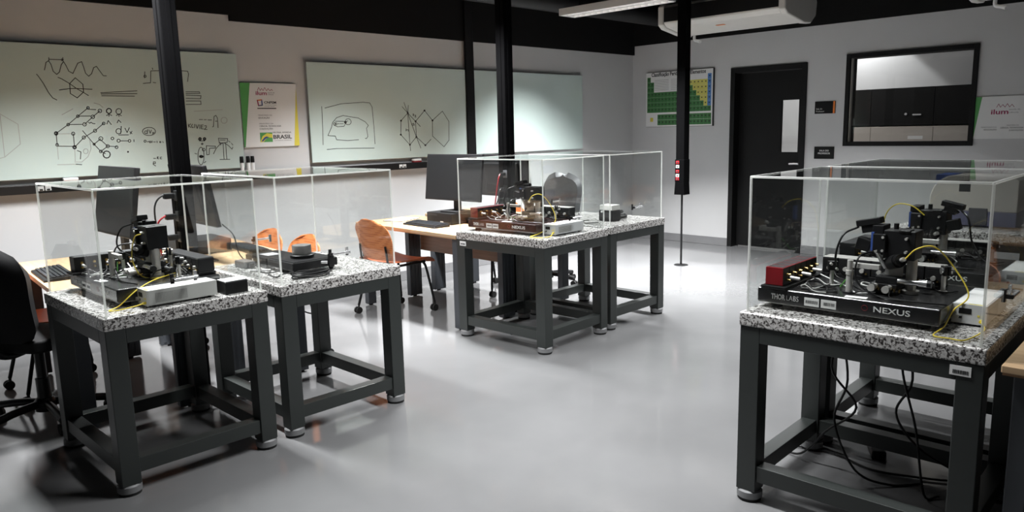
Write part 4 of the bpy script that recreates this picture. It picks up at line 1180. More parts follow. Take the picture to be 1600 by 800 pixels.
def task_chair(loc, rz, label, m, h=.0):
    t = thing('task_chair', label, 'chair', loc, rz)

    def back(u, v):
        s = 2 * u - 1
        w = .225 * (1 - .12 * (1 - v)) * (1 if v < .6 else math.sqrt(max(.08, 1 - ((v - .6) / .4) ** 3 * .9))) * (1 if v > .2 else math.sqrt(max(.2, 1 - ((.2 - v) / .2) ** 2 * .6)))
        return (-.235 - .05 * v + .05 * s * s - .02 * math.sin(PI * v), s * w, .56 + h + .44 * v)

    MB().sheet(back, 16, 16, .055).build('backrest', M[m], t, bevel=.012, smooth=True, seg=3)

    def seat(u, v):
        s = 2 * v - 1
        w = .235 * math.sqrt(max(.2, 1 - abs(2 * u - 1) ** 4 * .5))
        return (-.22 + .46 * u, s * w, .47 - .03 * max(0, (u - .7) / .3) ** 2)

    MB().sheet(seat, 14, 14, .065).build('seat', M[m], t, bevel=.012, smooth=True, seg=3)
    MB().tube([(-.02, 0, .42), (-.18, 0, .415), (-.265, 0, .46), (-.285, 0, .60), (-.285, 0, .72 + h)], .018, 10).build('back_bar', M['black'], t, smooth=True)
    MB().box(-.10, -.08, .405, .10, .08, .432).build('mechanism', M['black'], t, .008)
    MB().tube([(.02, -.07, .415), (.02, -.20, .415), (.02, -.25, .41)], .007, 8).build('lever', M['black'], t, smooth=True)
    MB().cyl((0, 0, .10), (0, 0, .41), .025, seg=16).cyl((0, 0, .07), (0, 0, .24), .034, seg=16).build('gas_column', M['black'], t, smooth=True)
    MB().lathe([(.0, .06), (.05, .06), (.055, .11), (.04, .13), (.0, .13)]).build('hub', M['black'], t, smooth=True)
    for k in range(5):
        a = 2 * PI * k / 5 + .35
        c, s = math.cos(a), math.sin(a)
        ar = MB().tube([(c * .03, s * .03, .10), (c * .16, s * .16, .095), (c * .30, s * .30, .075)], .021, 10).build('spoke', M['black'], t, smooth=True)
        mb = MB()
        for q in (-1, 1):
            mb.cyl((c * .30 - s * q * .006, s * .30 + c * q * .006, .029), (c * .30 - s * q * .024, s * .30 + c * q * .024, .029), .029, seg=18)
        mb.cyl((c * .30, s * .30, .045), (c * .30, s * .30, .075), .008, seg=10)
        mb.build('castor', M['rubber'], ar, smooth=True)
    return t


task_chair((.93, 4.58, 0), .62, 'black task chair at the left edge beside the leftmost granite table', 'fabric', -.05)
task_chair((5.36, 4.93, 0), PI + .1, 'grey vinyl task chair standing behind the far middle table', 'grey_vinyl', .05)

# ------------------------------------------------------------------ monitors, computers, keyboards
def monitor(x, y, rz, tilt, label, W=.54, H=.325, z0=.955, zb=.74):
    """screen faces local -x"""
    t = thing('monitor', label, 'monitor', (x, y, zb), rz)
    R = Matrix.Rotation(tilt, 4, 'Y')
    R.translation = Vector((0, 0, z0 - zb))
    MB().box(0, -W / 2, 0, .028, W / 2, H, m=R).build('shell', M['screen'], t, .005)
    MB().box(.028, -W * .34, .03, .055, W * .34, H * .82, m=R).build('rear_cover', M['screen'], t, .012)
    MB().box(-.0012, -W / 2 + .009, .014, .0002, W / 2 - .009, H - .009, m=R).build('screen', M['display'], t)
    st = MB().box(.055, -.035, .002, .085, .035, z0 - zb + .16)
    st.build('stand', M['screen'], t, .006)
    MB().box(-.04, -.10, 0, .13, .10, .012).build('stand_base', M['screen'], t, .005)
    return t


monitor(1.40, 4.74, .0, .16, 'black monitor facing left on the left desk, left of the column', .64, .40, .95)
monitor(1.90, 4.64, PI - .05, .16, 'black monitor right of the near left column, seen from behind', .60, .37, .975)
monitor(4.04, 4.80, .05, .12, 'large black monitor left of the middle column', .66, .385, .93, .8335)
monitor(4.52, 4.62, PI, .12, 'black monitor behind the middle column, seen from behind', .60, .36, .94)


def keyboard(x, y, rz, label):
    t = thing('keyboard', label, 'keyboard', (x, y, .741), rz, 'black desk keyboards')
    MB().prism([(0, 0), (.155, 0), (.155, .024), (.006, .012), (0, .008)], .45, Matrix(((1, 0, 0, -.0775), (0, 0, -1, .225), (0, 1, 0, 0), (0, 0, 0, 1)))).build('body', M['black'], t, .003)
    mb = MB()
    for r in range(6):
        xx = -.055 + r * .0215
        zz = .0125 + (xx + .0775) * .078
        y = -.212
        k = 0
        while y < .205:
            wv = .0165
            if r == 0 and 4 <= k <= 4:
                wv = .11
            mb.box(xx, y, zz, xx + .0165, y + wv, zz + .007)
            y += wv + .0035 + (.008 if abs(y - .07) < .01 or abs(y - .13) < .01 else 0)
            k += 1
    mb.build('keys', M['key'], t)
    return t


keyboard(1.105, 4.86, -.08, 'black keyboard on the left desk behind the leftmost acrylic cover')
keyboard(2.285, 4.86, PI - .12, 'black keyboard in front of the two tucked orange chairs')
keyboard(3.81, 4.86, -.06, 'black keyboard in front of the large black monitor on the middle desk')


def sff_pc(x, y, rz, label, mz='black'):
    t = thing('desktop_computer', label, 'computer', (x, y, .741), rz, 'flat black desktop computers')
    box('case', M[mz], (0, -.165, .006, .30, .165, .092), t, .006)
    box('front_bezel', M['black_anod'], (-.008, -.163, .008, 0, .163, .09), t, .003)
    box('drive_slot', M['ink'], (-.0092, .02, .066, -.008, .15, .078), t)
    box('badge', M['grey_box'], (-.009, -.06, .012, -.008, -.02, .024), t)
    for s in (-1, 1):
        box('foot', M['rubber'], (.02, s * .13 - .012, 0, .26, s * .13 + .012, .006), t)
    return t


sff_pc(3.955, 4.86, -.03, 'flat black computer beside the large black monitor on the middle desk')
sff_pc(2.17, 5.03, PI - .06, 'flat black computer behind the near left column')

# loose pieces on the middle desk
t = thing('document_sleeve', 'thin grey folder lying at the far end of the middle desk', 'folder', (3.95, 5.38, .7405), .3)
box('cover', M['grey_vinyl'], (-.14, -.1, 0, .14, .1, .004), t, .001)
box('sheet', M['paper'], (-.13, -.09, .004, .13, .095, .005), t)


# ------------------------------------------------------------------ instruments on the granite tables
def breadboard(k, label, du=0.0, dv=0.0, stickers=True):
    x, y, z = at(k, .122 + du, .168 + dv)
    t = thing('optical_breadboard', label, 'breadboard', (x, y, z + .0005), TAB[k][2], 'optical breadboards')
    W, D = .457, .655
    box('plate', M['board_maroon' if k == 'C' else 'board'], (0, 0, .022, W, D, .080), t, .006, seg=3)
    box('lower_lip', M['alu'], (.004, .004, .0205, W - .004, D - .004, .0225), t)
    for u in (.05, W - .05):
        for v in (.06, D - .06):
            MB().cyl((u, v, 0), (u, v, .0205), .022, seg=16).build('foot', M['rubber'], t, smooth=True)
    f = (-.0006, 0, 0)
    def tx(s, v, z0, h, w, bold=0, m_='white'):
        o = text('lettering', s, h * 1.38, (-.0004, v, z0), (0, -1, 0), (0, 0, 1), M[m_], t, width=w, bold=bold)
        o['label'] = 'white ' + s + ' lettering'
    tx('THOR', D - .058, .040, .021, .056, .0011)
    tx('LABS', D - .117, .040, .021, .047, -.0006)
    tx('NEXUS', .218, .042, .021, .122, .0003)
    MB().tube([(-.0002, .246 + .010 * math.cos(2 * PI * q / 20), .052 + .010 * math.sin(2 * PI * q / 20)) for q in range(21)], .0009, 6, 0).build('ring_mark', M['red'], t)
    if stickers:
        for v in (D - .245, D - .308):
            s = box('sticker', M['paper'], (-.0009, v, .030, 0, v + .056, .062), t)
            mb = MB()
            q = v + .006
            while q < v + .048:
                wv = random.choice((.001, .0018, .0026))
                mb.box(-.0014, q, .040, -.0009, q + wv, .052)
                q += wv + random.choice((.0012, .002))
            mb.build('barcode', M['ink'], s)
    return t


def connector_bank(k, label, m='red', du=0.0, dv=0.0, L=.33):
    """row of small control cubes with gold connectors along the far edge of the breadboard"""
    x, y, z = at(k, .125 + du, .755 + dv, .861)
    t = thing('connector_bank', label, 'control unit', (x, y, z), TAB[k][2])
    box('base', M['black_anod'], (-.02, -.052, 0, L + .02, .048, .012), t, .002)
    n = 6
    for q in range(n):
        u0 = q * L / n
        c = box('module', M['black_anod'], (u0 + .001, -.034, .013, u0 + L / n - .001, .036, .081), t, .002)
        box('top_frame', M[m], (u0 + .0015, -.0335, .0805, u0 + L / n - .0015, .0355, .084), c, .001)
        if q == 0:
            box('end_plate', M[m], (u0 - .004, -.034, .014, u0 + .001, .036, .0838), c, .001)
        box('top_recess', M['ink'], (u0 + .005, -.029, .0838, u0 + L / n - .005, .031, .0848), c)
        mb = MB()
        for zz in (.034, .056):
            mb.cyl((u0 + L / n * .5, -.034, zz), (u0 + L / n * .5, -.052, zz), .0045, seg=10).cyl((u0 + L / n * .5, -.036, zz), (u0 + L / n * .5, -.040, zz), .0065, seg=6)
        mb.build('connector', M['gold'], c, smooth=True)
        if q % 2 == 0:
            MB().cyl((u0 + L / n * .5, -.052, .045), (u0 + L / n * .5, -.088, .043), .0075, .0065, seg=12).build('cable_plug', M['alu'], c, smooth=True)
    return t


def controller_row(k, label, v0, v1, du=0.0, m='black_anod', paper=False):
    x, y, z = at(k, .497 + du, 0, .861)
    t = thing('controller_row', label, 'control unit', (x, y, z), TAB[k][2])
    box('rail', M['black'], (-.002, v0, 0, .082, v1, .014), t, .002)
    n = max(4, int((v1 - v0) / .062))
    w = (v1 - v0) / n
    for q in range(n):
        a = v0 + q * w
        c = box('module', M[m], (0, a + .0015, .0145, .078, a + w - .0015, .078), t, .003)
        MB().cyl((0, a + w * .5, .036), (-.012, a + w * .5, .036), .009, seg=14).build('knob', M['alu'], c, smooth=True)
        box('display', M['display'], (-.0009, a + .010, .052, .0001, a + w - .010, .066), c)
        MB().cyl((0, a + w * .25, .025), (-.010, a + w * .25, .025), .0035, seg=8).build('connector', M['gold'], c, smooth=True)
    box('top_strip', M['alu'] if paper else M['black_anod'], (.002, v0 + .004, .0785, .076, v1 - .004, .081), t, .001)
    for v in (v0, v1):
        pts = [(.012, v, .078), (.012, v, .098), (.03, v, .106), (.05, v, .106), (.068, v, .098), (.068, v, .078)]
    return t


def laser_box(k, label, u0, L, m='grey_box', paper=False):
    x, y, z = at(k, u0, .062)
    t = thing('laser_controller', label, 'laser controller', (x, y, z + .0005), TAB[k][2], 'grey laser controllers')
    W, H = .108, .076
    box('case', M[m], (0, 0, .008, L, W, H), t, .003)
    box('front_plate', M['grey_box'] if m != 'grey_box_cool' else M[m], (-.005, -.001, .007, 0, W + .001, H + .001), t, .001)
    box('display', M['display'], (-.0062, W * .44, .042, -.005, W * .80, .062), t)
    box('button', M['ink'], (-.0065, W * .70, .024, -.005, W * .80, .033), t)
    MB().cyl((-.005, W * .86, .030), (-.017, W * .86, .030), .009, seg=14).build('knob', M['alu'], t, smooth=True)
    MB().cyl((-.005, W * .14, .022), (-.018, W * .14, .022), .006, seg=12).build('fibre_port', M['yellow'], t, smooth=True)
    mb = MB().box(-.0062, W * .20, .036, -.005, W * .26, .042).box(-.0062, W * .08, .036, -.005, W * .14, .042)
    mb.build('warning_mark', M['yellow_vinyl'], t)
    box('yellow_label', M['yellow_vinyl'], (.002, .012, H - .0002, .012, W * .55, H + .0006), t)
    box('vent_panel', M['vent'], (.03, -.0006, .018, .17 if L > .28 else .13, .0002, .062), t)
    if paper:
        box('white_sheet', M['paper'], (.014, .006, H, L - .05, W - .006, H + .0012), t)
    for u in (.03, L - .03):
        for v in (.02, W - .02):
            MB().cyl((u, v, 0), (u, v, .008), .008, seg=10).build('foot', M['rubber'], t, smooth=True)
    return t


def tower(k, label, u, v, hs=1):
    """fibre coupled microscope head on a three axis stage"""
    x, y, z = at(k, u, v, .861)
    t = thing('optical_tower', label, 'optical instrument', (x, y, z), TAB[k][2], 'black optical towers')
    # stage
    MB().box(-.075, -.035, 0, .075, .08, .014).box(-.06, -.03, .0142, .06, .065, .036).box(-.052, -.028, .0365, .052, .05, .062).build('stage', M['black_anod'], t, .003)
    mb = MB()
    for vv, zz in ((.045, .026), (-.005, .024)):
        mb.cyl((-.06, vv, zz), (-.088, vv, zz), .010, seg=14).cyl((-.088, vv, zz), (-.112, vv, zz), .0135, seg=18)
    mb.build('micrometer', M['alu'], t, smooth=True)
    mb = MB().cyl((-.045, -.028, .05), (-.045, -.10, .05), .010, seg=14).cyl((-.045, -.10, .05), (-.045, -.128, .05), .0135, seg=18)
    mb.cyl((.045, -.028, .03), (.045, -.098, .03), .008, seg=14).cyl((.045, -.098, .03), (.045, -.118, .03), .012, seg=18)
    mb.build('micrometer', M['chrome'], t, smooth=True)
    MB().cyl((-.045, -.128, .05), (-.045, -.142, .05), .013, seg=18).cyl((.045, -.118, .03), (.045, -.128, .03), .0115, seg=18).build('thimble', M['black'], t, smooth=True)
    mb = MB()
    for q in range(5):
        mb.cyl((-.062, -.04 + q * .018, .018), (-.080, -.045 + q * .018, .016), .0035, seg=8)
    mb.build('adjuster', M['gold'], t, smooth=True)
    # post and bracket
    MB().lathe([(.0, 0), (.030, 0), (.030, .012), (.0185, .014), (.0185, .132), (.0, .132)], (-.004, -.062, 0)).build('post', M['alu'], t, smooth=True)
    MB().prism([(0, 0), (.062, 0), (.062, .02), (.02, .085), (0, .085)], .008, Matrix(((0, 0, 1, -.018), (1, 0, 0, -.035), (0, 1, 0, .063), (0, 0, 0, 1)))).build('angle_bracket', M['alu'], t, .001)
    MB().cyl((-.045, .052, .155), (-.03, .022, .092), .0085, seg=14).build('lever', M['chrome'], t, smooth=True)
    MB().cyl((-.0465, .055, .161), (-.045, .052, .154), .011, seg=14).build('lever_tip', M['alu'], t, smooth=True)
    # head
    MB().box(-.04, -.078, .128, .055, .032, .236).box(-.03, .036, .140, .05, .076, .252).build('head_block', M['black_anod'], t, .003)
    MB().box(-.055, .02, .150, -.04, .066, .222).box(-.045, -.06, .232, .01, -.02, .240).build('cover_plate', M['black'], t, .003)
    mb = MB()
    for vv, zz in ((.03, .16), (.03, .21), (-.05, .21), (-.05, .16)):
        mb.cyl((-.04, vv, zz), (-.058, vv, zz), .005, seg=8)
    mb.build('screw', M['alu'], t, smooth=True)
    MB().cyl((-.04, -.012, .125), (-.078, -.045, .135), .022, seg=20).cyl((-.012, .012, .11), (-.06, -.03, .128), .026, seg=20).build('objective', M['black'], t, smooth=True)
    MB().cyl((-.078, -.045, .135), (-.092, -.058, .142), .008, seg=12).build('fibre_connector', M['alu'], t, smooth=True)
    if True:
        R = Matrix.Translation((-.01, hs * .085, .222)) @ Matrix.Rotation(-.22 * hs, 4, 'X')
        MB().box(-.02, -.045, .028, .03, .045, .052, m=R).box(-.015, -.02, .0, .025, .03, .030, m=R).build('camera_head', M['black'], t, .003)
        R2 = Matrix.Translation((-.02, hs * .105, .175)) @ Matrix.Rotation(.25 * hs, 4, 'X')
        MB().box(-.02, -.026, -.024, .02, .026, .024, m=R2).build('lamp_head', M['black'], t, .003)
        mb = MB().cyl((-.01, hs * .118, .245), (-.01, hs * .130, .252), .008, seg=12).cyl((-.01, hs * .104, .24), (-.01, hs * .118, .226), .006, seg=12)
        mb.build('camera_knob', M['black_anod'], t, smooth=True)
        MB().cyl((-.02, -.005, .262), (-.02, -.005, .240), .009, seg=12).build('top_knob', M['black_anod'], t, smooth=True)
        MB().box(-.0405, .066, .155, -.012, .0765, .225).build('blue_filter', M['blue'], t)
    return t


def optic_post(k, label, u, v, arm=True):
    x, y, z = at(k, u, v, .861)
    t = thing('optic_post', label, 'post', (x, y, z), TAB[k][2], 'silver optic posts')
    MB().lathe([(.0, 0), (.022, 0), (.022, .004), (.0, .004)]).build('base', M['black_anod'], t, smooth=True)
    MB().lathe([(.0, .004), (.0125, .004), (.0125, .07), (.0145, .07), (.0145, .086), (.0105, .086), (.0105, .125), (.0, .125)]).build('rod', M['alu'], t, smooth=True)
    MB().cyl((.012, 0, .078), (.028, 0, .078), .005, seg=10).build('thumb_screw', M['black'], t, smooth=True)
    if arm:
        MB().box(-.004, -.105, .097, .016, -.004, .116).build('arm', M['alu'], t, .002)
    return t


def cable(pts, r, m, label, group, cat='cable', name='cable'):
    o = MB().tube(pts, r, 8, 7).build(name, M[m], smooth=True)
    c = Vector(pts[0])
    o.data.transform(Matrix.Translation(-c))
    o.location = c
    return tag(o, label, cat, group)


PLACE = {'A': 'under the leftmost acrylic cover', 'C': 'under the cover on the middle table', 'E': 'under the large cover at right', 'F': 'under the cover behind the large right one'}


def optical_set(k, du, box_u, box_L, bank, row, bm='grey_box', paper=False, tv=.40, tu=.35):
    P = PLACE[k]
    breadboard(k, ('maroon' if k == 'C' else 'black') + ' optical breadboard with white lettering ' + P, du)
    connector_bank(k, ('row of red control cubes with gold connectors ' if bank == 'red' else 'row of dark control cubes with connectors ') + P, bank, du)
    controller_row(k, 'long black row of controllers with knobs ' + P, row[0], row[1], du, paper=paper)
    laser_box(k, 'light grey laser controller box with display ' + P, box_u, box_L, bm, paper)
    hs = -1 if k == 'F' else 1
    tower(k, 'black optical tower on a micrometer stage ' + P, tu + du, tv, hs)
    optic_post(k, 'silver post with side arm by the tower ' + P, .22 + du, .505)
    W = lambda u, v, z: at(k, u + du, v, z)
    bu = box_u - du
    # yellow fibre
    if k == 'A':
        path = [W(.305, .345, 1.068), W(.29, .385, 1.05), W(.285, .425, .965), W(.29, .405, .90), W(.30, .35, .869), W(.33, .285, .8665), W(.40, .31, .867), W(.47, .37, .8665), W(.46, .34, .871), W(.37, .27, .872),
                W(.27, .19, .870), at(k, .185, .158, .842), at(k, .115, .15, .794), at(k, .065, .122, .786), at(k, .10, .103, .786), at(k, .16, .085, .795), at(k, .189, .0775, .802)]
    elif k == 'F':
        path = [W(tu - .05, tv + .01, 1.075), W(tu - .06, tv + .06, 1.115), W(tu - .06, tv + .125, 1.12), W(tu - .04, tv + .175, 1.07), W(tu - .02, tv + .19, .97), W(tu + .02, tv + .19, .885), W(tu + .06, tv + .17, .8665)]
    else:
        path = [W(tu - .10, tv - .064, 1.006), W(tu - .10, tv - .10, 1.045), W(tu - .07, tv - .15, 1.052), W(tu - .04, tv - .205, .985), W(tu - .05, tv - .262, .89),
                at(k, .26, .16, .835), at(k, .15, .21 - .05, .80), at(k, .06, .17, .786), at(k, .05, .12, .786), at(k, .06, .075, .786), at(k, box_u - .07, .055, .788), at(k, box_u - .016, .076, .804)]
    cable(path, .0026, 'yellow', 'yellow fibre cable looping from the tower ' + P, 'yellow fibre cables', 'cable', 'fibre_cable')
    S_ = [([(tu - .02, tv + hs * .13, 1.10), (tu - .07, tv + hs * .17, 1.07), (tu - .08, tv + hs * .19, .98), (tu + .03, tv + hs * .20, .90), (tu + .10, tv + hs * .18, .872)], .0042, 'black cable arching from the camera head'),
          ([(tu - .05, tv + .06, 1.015), (tu - .12, tv + .09, 1.0), (tu - .14, tv + .09, .92), (tu - .15, tv + .02, .868), (tu - .17, tv - .10, .8665), (tu - .15, tv - .22, .8665)], .0034, 'black cable along the breadboard front'),
          ([(.16, .66, .885), (.15, .60, .868), (.18, .54, .866), (.24, .57, .867), (.21, .63, .868), (.28, .60, .866), (.34, .62, .867)], .0034, 'tangled black cable by the control cubes'),
          ([(.24, .65, .90), (.22, .60, .88), (.17, .57, .868), (.14, .62, .867), (.20, .645, .868)], .003, 'short black cable loop'),
          ([(.34, .66, .895), (.33, .59, .873), (.27, .52, .868), (.20, .47, .867), (.25, .42, .867)], .0024, 'thin pale wire'),
          ([(.49, .50, .895), (.45, .47, .885), (.43, .42, .872), (.45, .34, .868), (.47, .28, .867), (.48, .36, .88), (.49, .40, .895)], .0035, 'black wire bundle by the controller row'),
          ([(.49, .30, .895), (.44, .30, .90), (.42, .26, .868), (.40, .22, .867), (.44, .19, .867)], .003, 'black lead at the controller end')]
    for i, (p, r, lab) in enumerate(S_):
        cable([W(*q) for q in p], r, 'white' if 'pale' in lab else 'black', lab + ' ' + P, 'leads ' + P)
    cable([W(.245, .505, .93), W(.25, .53, .90), W(.26, .55, .872), W(.30, .56, .867), W(.33, .53, .87)], .0024, 'green_wire', 'thin green wire by the silver post ' + P, 'leads ' + P)


def mount(k, label, u, v, rot, h=.085):
    x, y, z = at(k, u, v, .861)
    t = thing('mirror_mount', label, 'optic mount', (x, y, z), TAB[k][2] + rot, 'small optic mounts')
    MB().lathe([(.0, 0), (.016, 0), (.016, .006), (.008, .007), (.008, h - .02), (.0, h - .02)]).build('post', M['alu'], t, smooth=True)
    MB().box(-.006, -.018, h - .02, .006, .018, h + .016).box(-.018, -.018, h - .02, -.009, .018, h + .016).build('frame', M['black_anod'], t, .002)
    MB().cyl((.006, 0, h - .002), (.012, 0, h - .002), .0125, seg=20).build('lens', M['chrome'], t, smooth=True)
    MB().cyl((-.018, .011, h + .008), (-.034, .011, h + .008), .005, seg=10).cyl((-.018, -.011, h - .012), (-.034, -.011, h - .012), .005, seg=10).build('knob', M['alu'], t, smooth=True)
    return t


def clutter(k, du, tu, tv, seed):
    P = PLACE[k]
    rnd = random.Random(seed)
    W = lambda u, v, z: at(k, u + du, v, z)
    for i in range(9):
        u, v = rnd.uniform(.17, .30), rnd.uniform(.50, .66)
        if i >= 6:
            u, v = rnd.uniform(.40, .50), rnd.uniform(.20, .60)
        pts = []
        a = rnd.uniform(0, 6.28)
        for q in range(6):
            pts.append(W(min(.54 if i < 6 else .485, max(.14, u)), min(.685, max(.19, v)), .8665 + (rnd.uniform(.0, .03) if q in (0, 2, 3) else .001)))
            a += rnd.uniform(-1.5, 1.7)
            u += .05 * math.cos(a)
            v += .05 * math.sin(a)
        cable(pts, rnd.choice((.0018, .0024, .003)), 'black' if i % 4 else 'grey_box', ('thin black lead tangled on the breadboard ' if i % 4 else 'thin grey wire on the breadboard ') + P, ('tangled black leads ' if i % 4 else 'grey wires ') + P)
    mount(k, 'small mirror mount left of the silver post ' + P, .30 + du, .60, .6)
    mount(k, 'small mirror mount by the laser box side ' + P, .42 + du, .235, 2.2)
    mount(k, 'small mirror mount behind the black tower ' + P, .465 + du, tv + .02, -.4, .10)
    t = thing('paper_slip', 'white paper slip on the breadboard ' + P, 'paper', W(.15, .455, .8612), TAB[k][2] + .12)
    box('slip', M['paper'], (-.016, -.038, 0, .016, .038, .001), t)


optical_set('A', -.005, .205, .305, 'black_anod', (.205, .61), 'grey_box', tv=.42, tu=.37)
optical_set('C', -.01, .20, .31, 'red', (.175, .60), 'grey_box_cool', True, tv=.385, tu=.335)
optical_set('E', .0, .288, .32, 'red', (.255, .715), 'grey_box_cool', True, tv=.385, tu=.34)
optical_set('F', .02, .30, .31, 'black_anod', (.26, .69), 'grey_box_cool', True, tv=.475, tu=.34)

clutter('A', -.005, .37, .42, 3)
clutter('C', -.01, .335, .385, 8)
clutter('E', .0, .34, .385, 12)
clutter('F', .02, .34, .475, 21)
# dark mains pack behind the laser box on the leftmost table
x, y, z = at('A', .60, .10)
t = thing('power_pack', 'small dark power pack with a white top behind the grey laser box', 'power supply', (x, y, z + .0005), .015)
box('case', M['black'], (-.055, -.045, 0, .055, .06, .058), t, .004)
box('top_label', M['paper'], (-.05, -.035, .058, .05, .05, .0595), t)

# ------------------------------------------------------------------ the knob device table
x, y, z = at('B', 0, 0)
rB = TAB['B'][2]
t = thing('camera_controller', 'flat black unit carrying a round silver knob under the second acrylic cover', 'device', at('B', .30, .34, TH + .0005), rB)
box('case', M['black_anod'], (-.11, -.13, .02, .16, .14, .062), t, .004)
box('upper_plate', M['black_anod'], (-.10, -.12, .062, .15, .13, .066), t, .002)
for u in (-.09, .13):
    for v in (-.11, .12):
        MB().cyl((u, v, 0), (u, v, .02), .012, seg=12).build('foot', M['rubber'], t, smooth=True)
MB().lathe([(.0, .066), (.062, .066), (.064, .072), (.064, .082), (.06, .085), (.0, .085)], (.02, -.005, 0), 36).build('dial_base', M['black'], t, smooth=True)
MB().lathe([(.0, .085), (.050, .085), (.051, .088), (.051, .130), (.049, .134), (.0, .134)], (.02, -.005, 0), 40).build('dial', M['dial'], t, smooth=True)
box('side_bracket', M['black'], (.10, -.145, .015, .13, -.128, .085), t, .002)
MB().cyl((.06, -.128, .045), (.085, -.15, .045), .008, seg=12).build('connector', M['chrome'], t, smooth=True)
t = thing('black_case', 'low black case behind the round silver knob unit', 'device', at('B', .27, .63, TH + .0005), rB)
box('case', M['black'], (-.07, -.12, .004, .13, .12, .058), t, .004)
box('top_label', M['grey_print'], (-.02, -.05, .058, .06, .05, .0588), t)
box('front_mark', M['paper'], (-.0708, .03, .02, -.07, .04, .042), t)
for v in (-.1, .1):
    box('foot', M['rubber'], (-.06, v - .008, 0, .12, v + .008, .004), t)
t = thing('power_brick', 'small grey power brick left of the round knob unit', 'power supply', at('B', .15, .665, TH + .0005), rB)
box('case', M['grey_vinyl'], (-.03, -.06, 0, .035, .06, .038), t, .006)
box('plug', M['black'], (-.012, -.085, .008, .015, -.06, .028), t, .003)


def coil(k, u, v, R, n, label, r=.0036, seed=1, z0=TH):
    random.seed(seed)
    pts = []
    for i in range(n * 10 + 1):
        a = 2 * PI * i / 10
        rr = R * (1 + .10 * math.sin(a * .37 + seed))
        pts.append(at(k, u + rr * math.cos(a) * 1.25, v + rr * math.sin(a) * .8, z0 + r + .0006 + .0065 * i / 10 * .8 + .002 * random.random()))
    return cable(pts, r, 'black', label, 'coiled black cables', 'cable', 'coiled_cable')


coil('B', .235, .105, .078, 5, 'black cable coiled on the granite in front of the round knob unit')
cable([at('B', .19, .20, .80), at('B', .15, .26, .786), at('B', .10, .22, .785), at('B', .12, .34, .785), at('B', .17, .42, .786), at('B', .10, .50, .785)], .0036, 'black', 'black cable straying left of the round knob unit', 'leads by the knob unit')
cable([at('B', .17, .58, .80), at('B', .16, .50, .786), at('B', .12, .42, .785), at('B', .15, .33, .79), at('B', .185, .30, .81)], .0036, 'black', 'black cable from the grey power brick to the knob unit', 'leads by the knob unit')

# ------------------------------------------------------------------ the far middle table
t = thing('power_supply', 'black power supply with a pale top under the far middle cover', 'power supply', at('D', .315, .245, TH + .0005), TAB['D'][2])
box('case', M['black'], (-.05, -.065, .004, .06, .065, .085), t, .004)
box('top_box', M['grey_box'], (-.045, -.06, .085, .055, .06, .125), t, .003)
box('side_vent', M['ink'], (-.0509, -.05, .03, -.05, .05, .07), t)
MB().cyl((-.05, .03, .075), (-.062, .03, .075), .008, seg=12).build('switch_knob', M['white'], t, smooth=True)
for u in (-.035, .045):
    box('foot', M['rubber'], (u - .01, -.06, 0, u + .01, .06, .004), t)
coil('D', .47, .26, .055, 5, 'heap of black cable coiled beside the power supply', .004, 5)
coil('D', .475, .28, .04, 4, 'smaller black cable coil lying on the heap by the power supply', .004, 9, TH + .036)
cable([at('D', .13, .30, .80), at('D', .08, .40, .79), at('D', .10, .52, .81), at('D', .12, .56, .85), at('D', .14, .60, .81), at('D', .20, .62, .786)], .0036, 'black', 'black cable standing in a hoop behind the power supply', 'leads on the far middle table')
cable([at('D', .12, .20, .79), at('D', .07, .28, .785), at('D', .12, .36, .786), at('D', .06, .44, .785), at('D', .14, .52, .785)], .0036, 'black', 'black cable winding along the left side of the far middle table', 'leads on the far middle table')

# ------------------------------------------------------------------ rounded instrument on the far right table
t = thing('bench_instrument', 'beige bench instrument with a rounded shoulder and blue panel on the far granite table', 'instrument', at('G', .26, .18, TH + .0005), TAB['G'][2])
H, W = .345, .56
pts = [(0, .105), (W, .105)] + [(W, .30)] + [(W - .02, .335), (W - .06, H), (.20, H)]
pts = [(-.02, .105), (.50, .105)]
for i in range(9):
    a = i / 8 * PI / 2
    pts.append((.50 - .13 + .13 * math.cos(PI / 2 - a) if False else .50 - .15 + .15 * math.cos(a), H - .17 + .17 * math.sin(a)))
pts += [(.02, H), (-.02, H - .03)]
MB().prism([(a, b) for a, b in pts], .26, Matrix(((0, 0, 1, 0), (1, 0, 0, 0), (0, 1, 0, 0), (0, 0, 0, 1)))).build('shell', M['cream'], t, .008)
box('base_band', M['violet'], (.002, -.02, .006, .262, .485, .105), t, .006)
box('side_panel', M['blue'], (.03, .36, .105, .25, .475, .345), t, .004)
box('window', M['ink'], (-.002, .255, .235, .002, .322, .31), t, .002)
box('control_panel', M['grey_vinyl'], (-.006, .145, .015, .002, .255, .128), t, .003)
for v in (.03, .42):
    box('foot', M['rubber'], (.02, v, 0, .24, v + .03, .006), t)
x, y, z = at('G', .30, 0, .741)
t = thing('desktop_computer', 'grey flat computer with a dark slot on the far right desk', 'computer', (5.72, .50, .741), .03, 'flat grey computers')
box('case', M['grey_box'], (0, -.20, .006, .30, .18, .075), t, .005)
box('upper_case', M['grey_box'], (.01, -.19, .083, .29, .17, .135), t, .005)
box('spacer', M['black'], (.012, -.185, .075, .288, .165, .083), t)
box('slot', M['ink'], (-.0012, -.17, .035, 0, .15, .045), t)
box('foot', M['rubber'], (.02, -.17, 0, .28, .15, .006), t)

# ------------------------------------------------------------------ leads under and around the tables
def world_cable(pts, r, label, group, m='black'):
    return cable(pts, r, m, label, group)


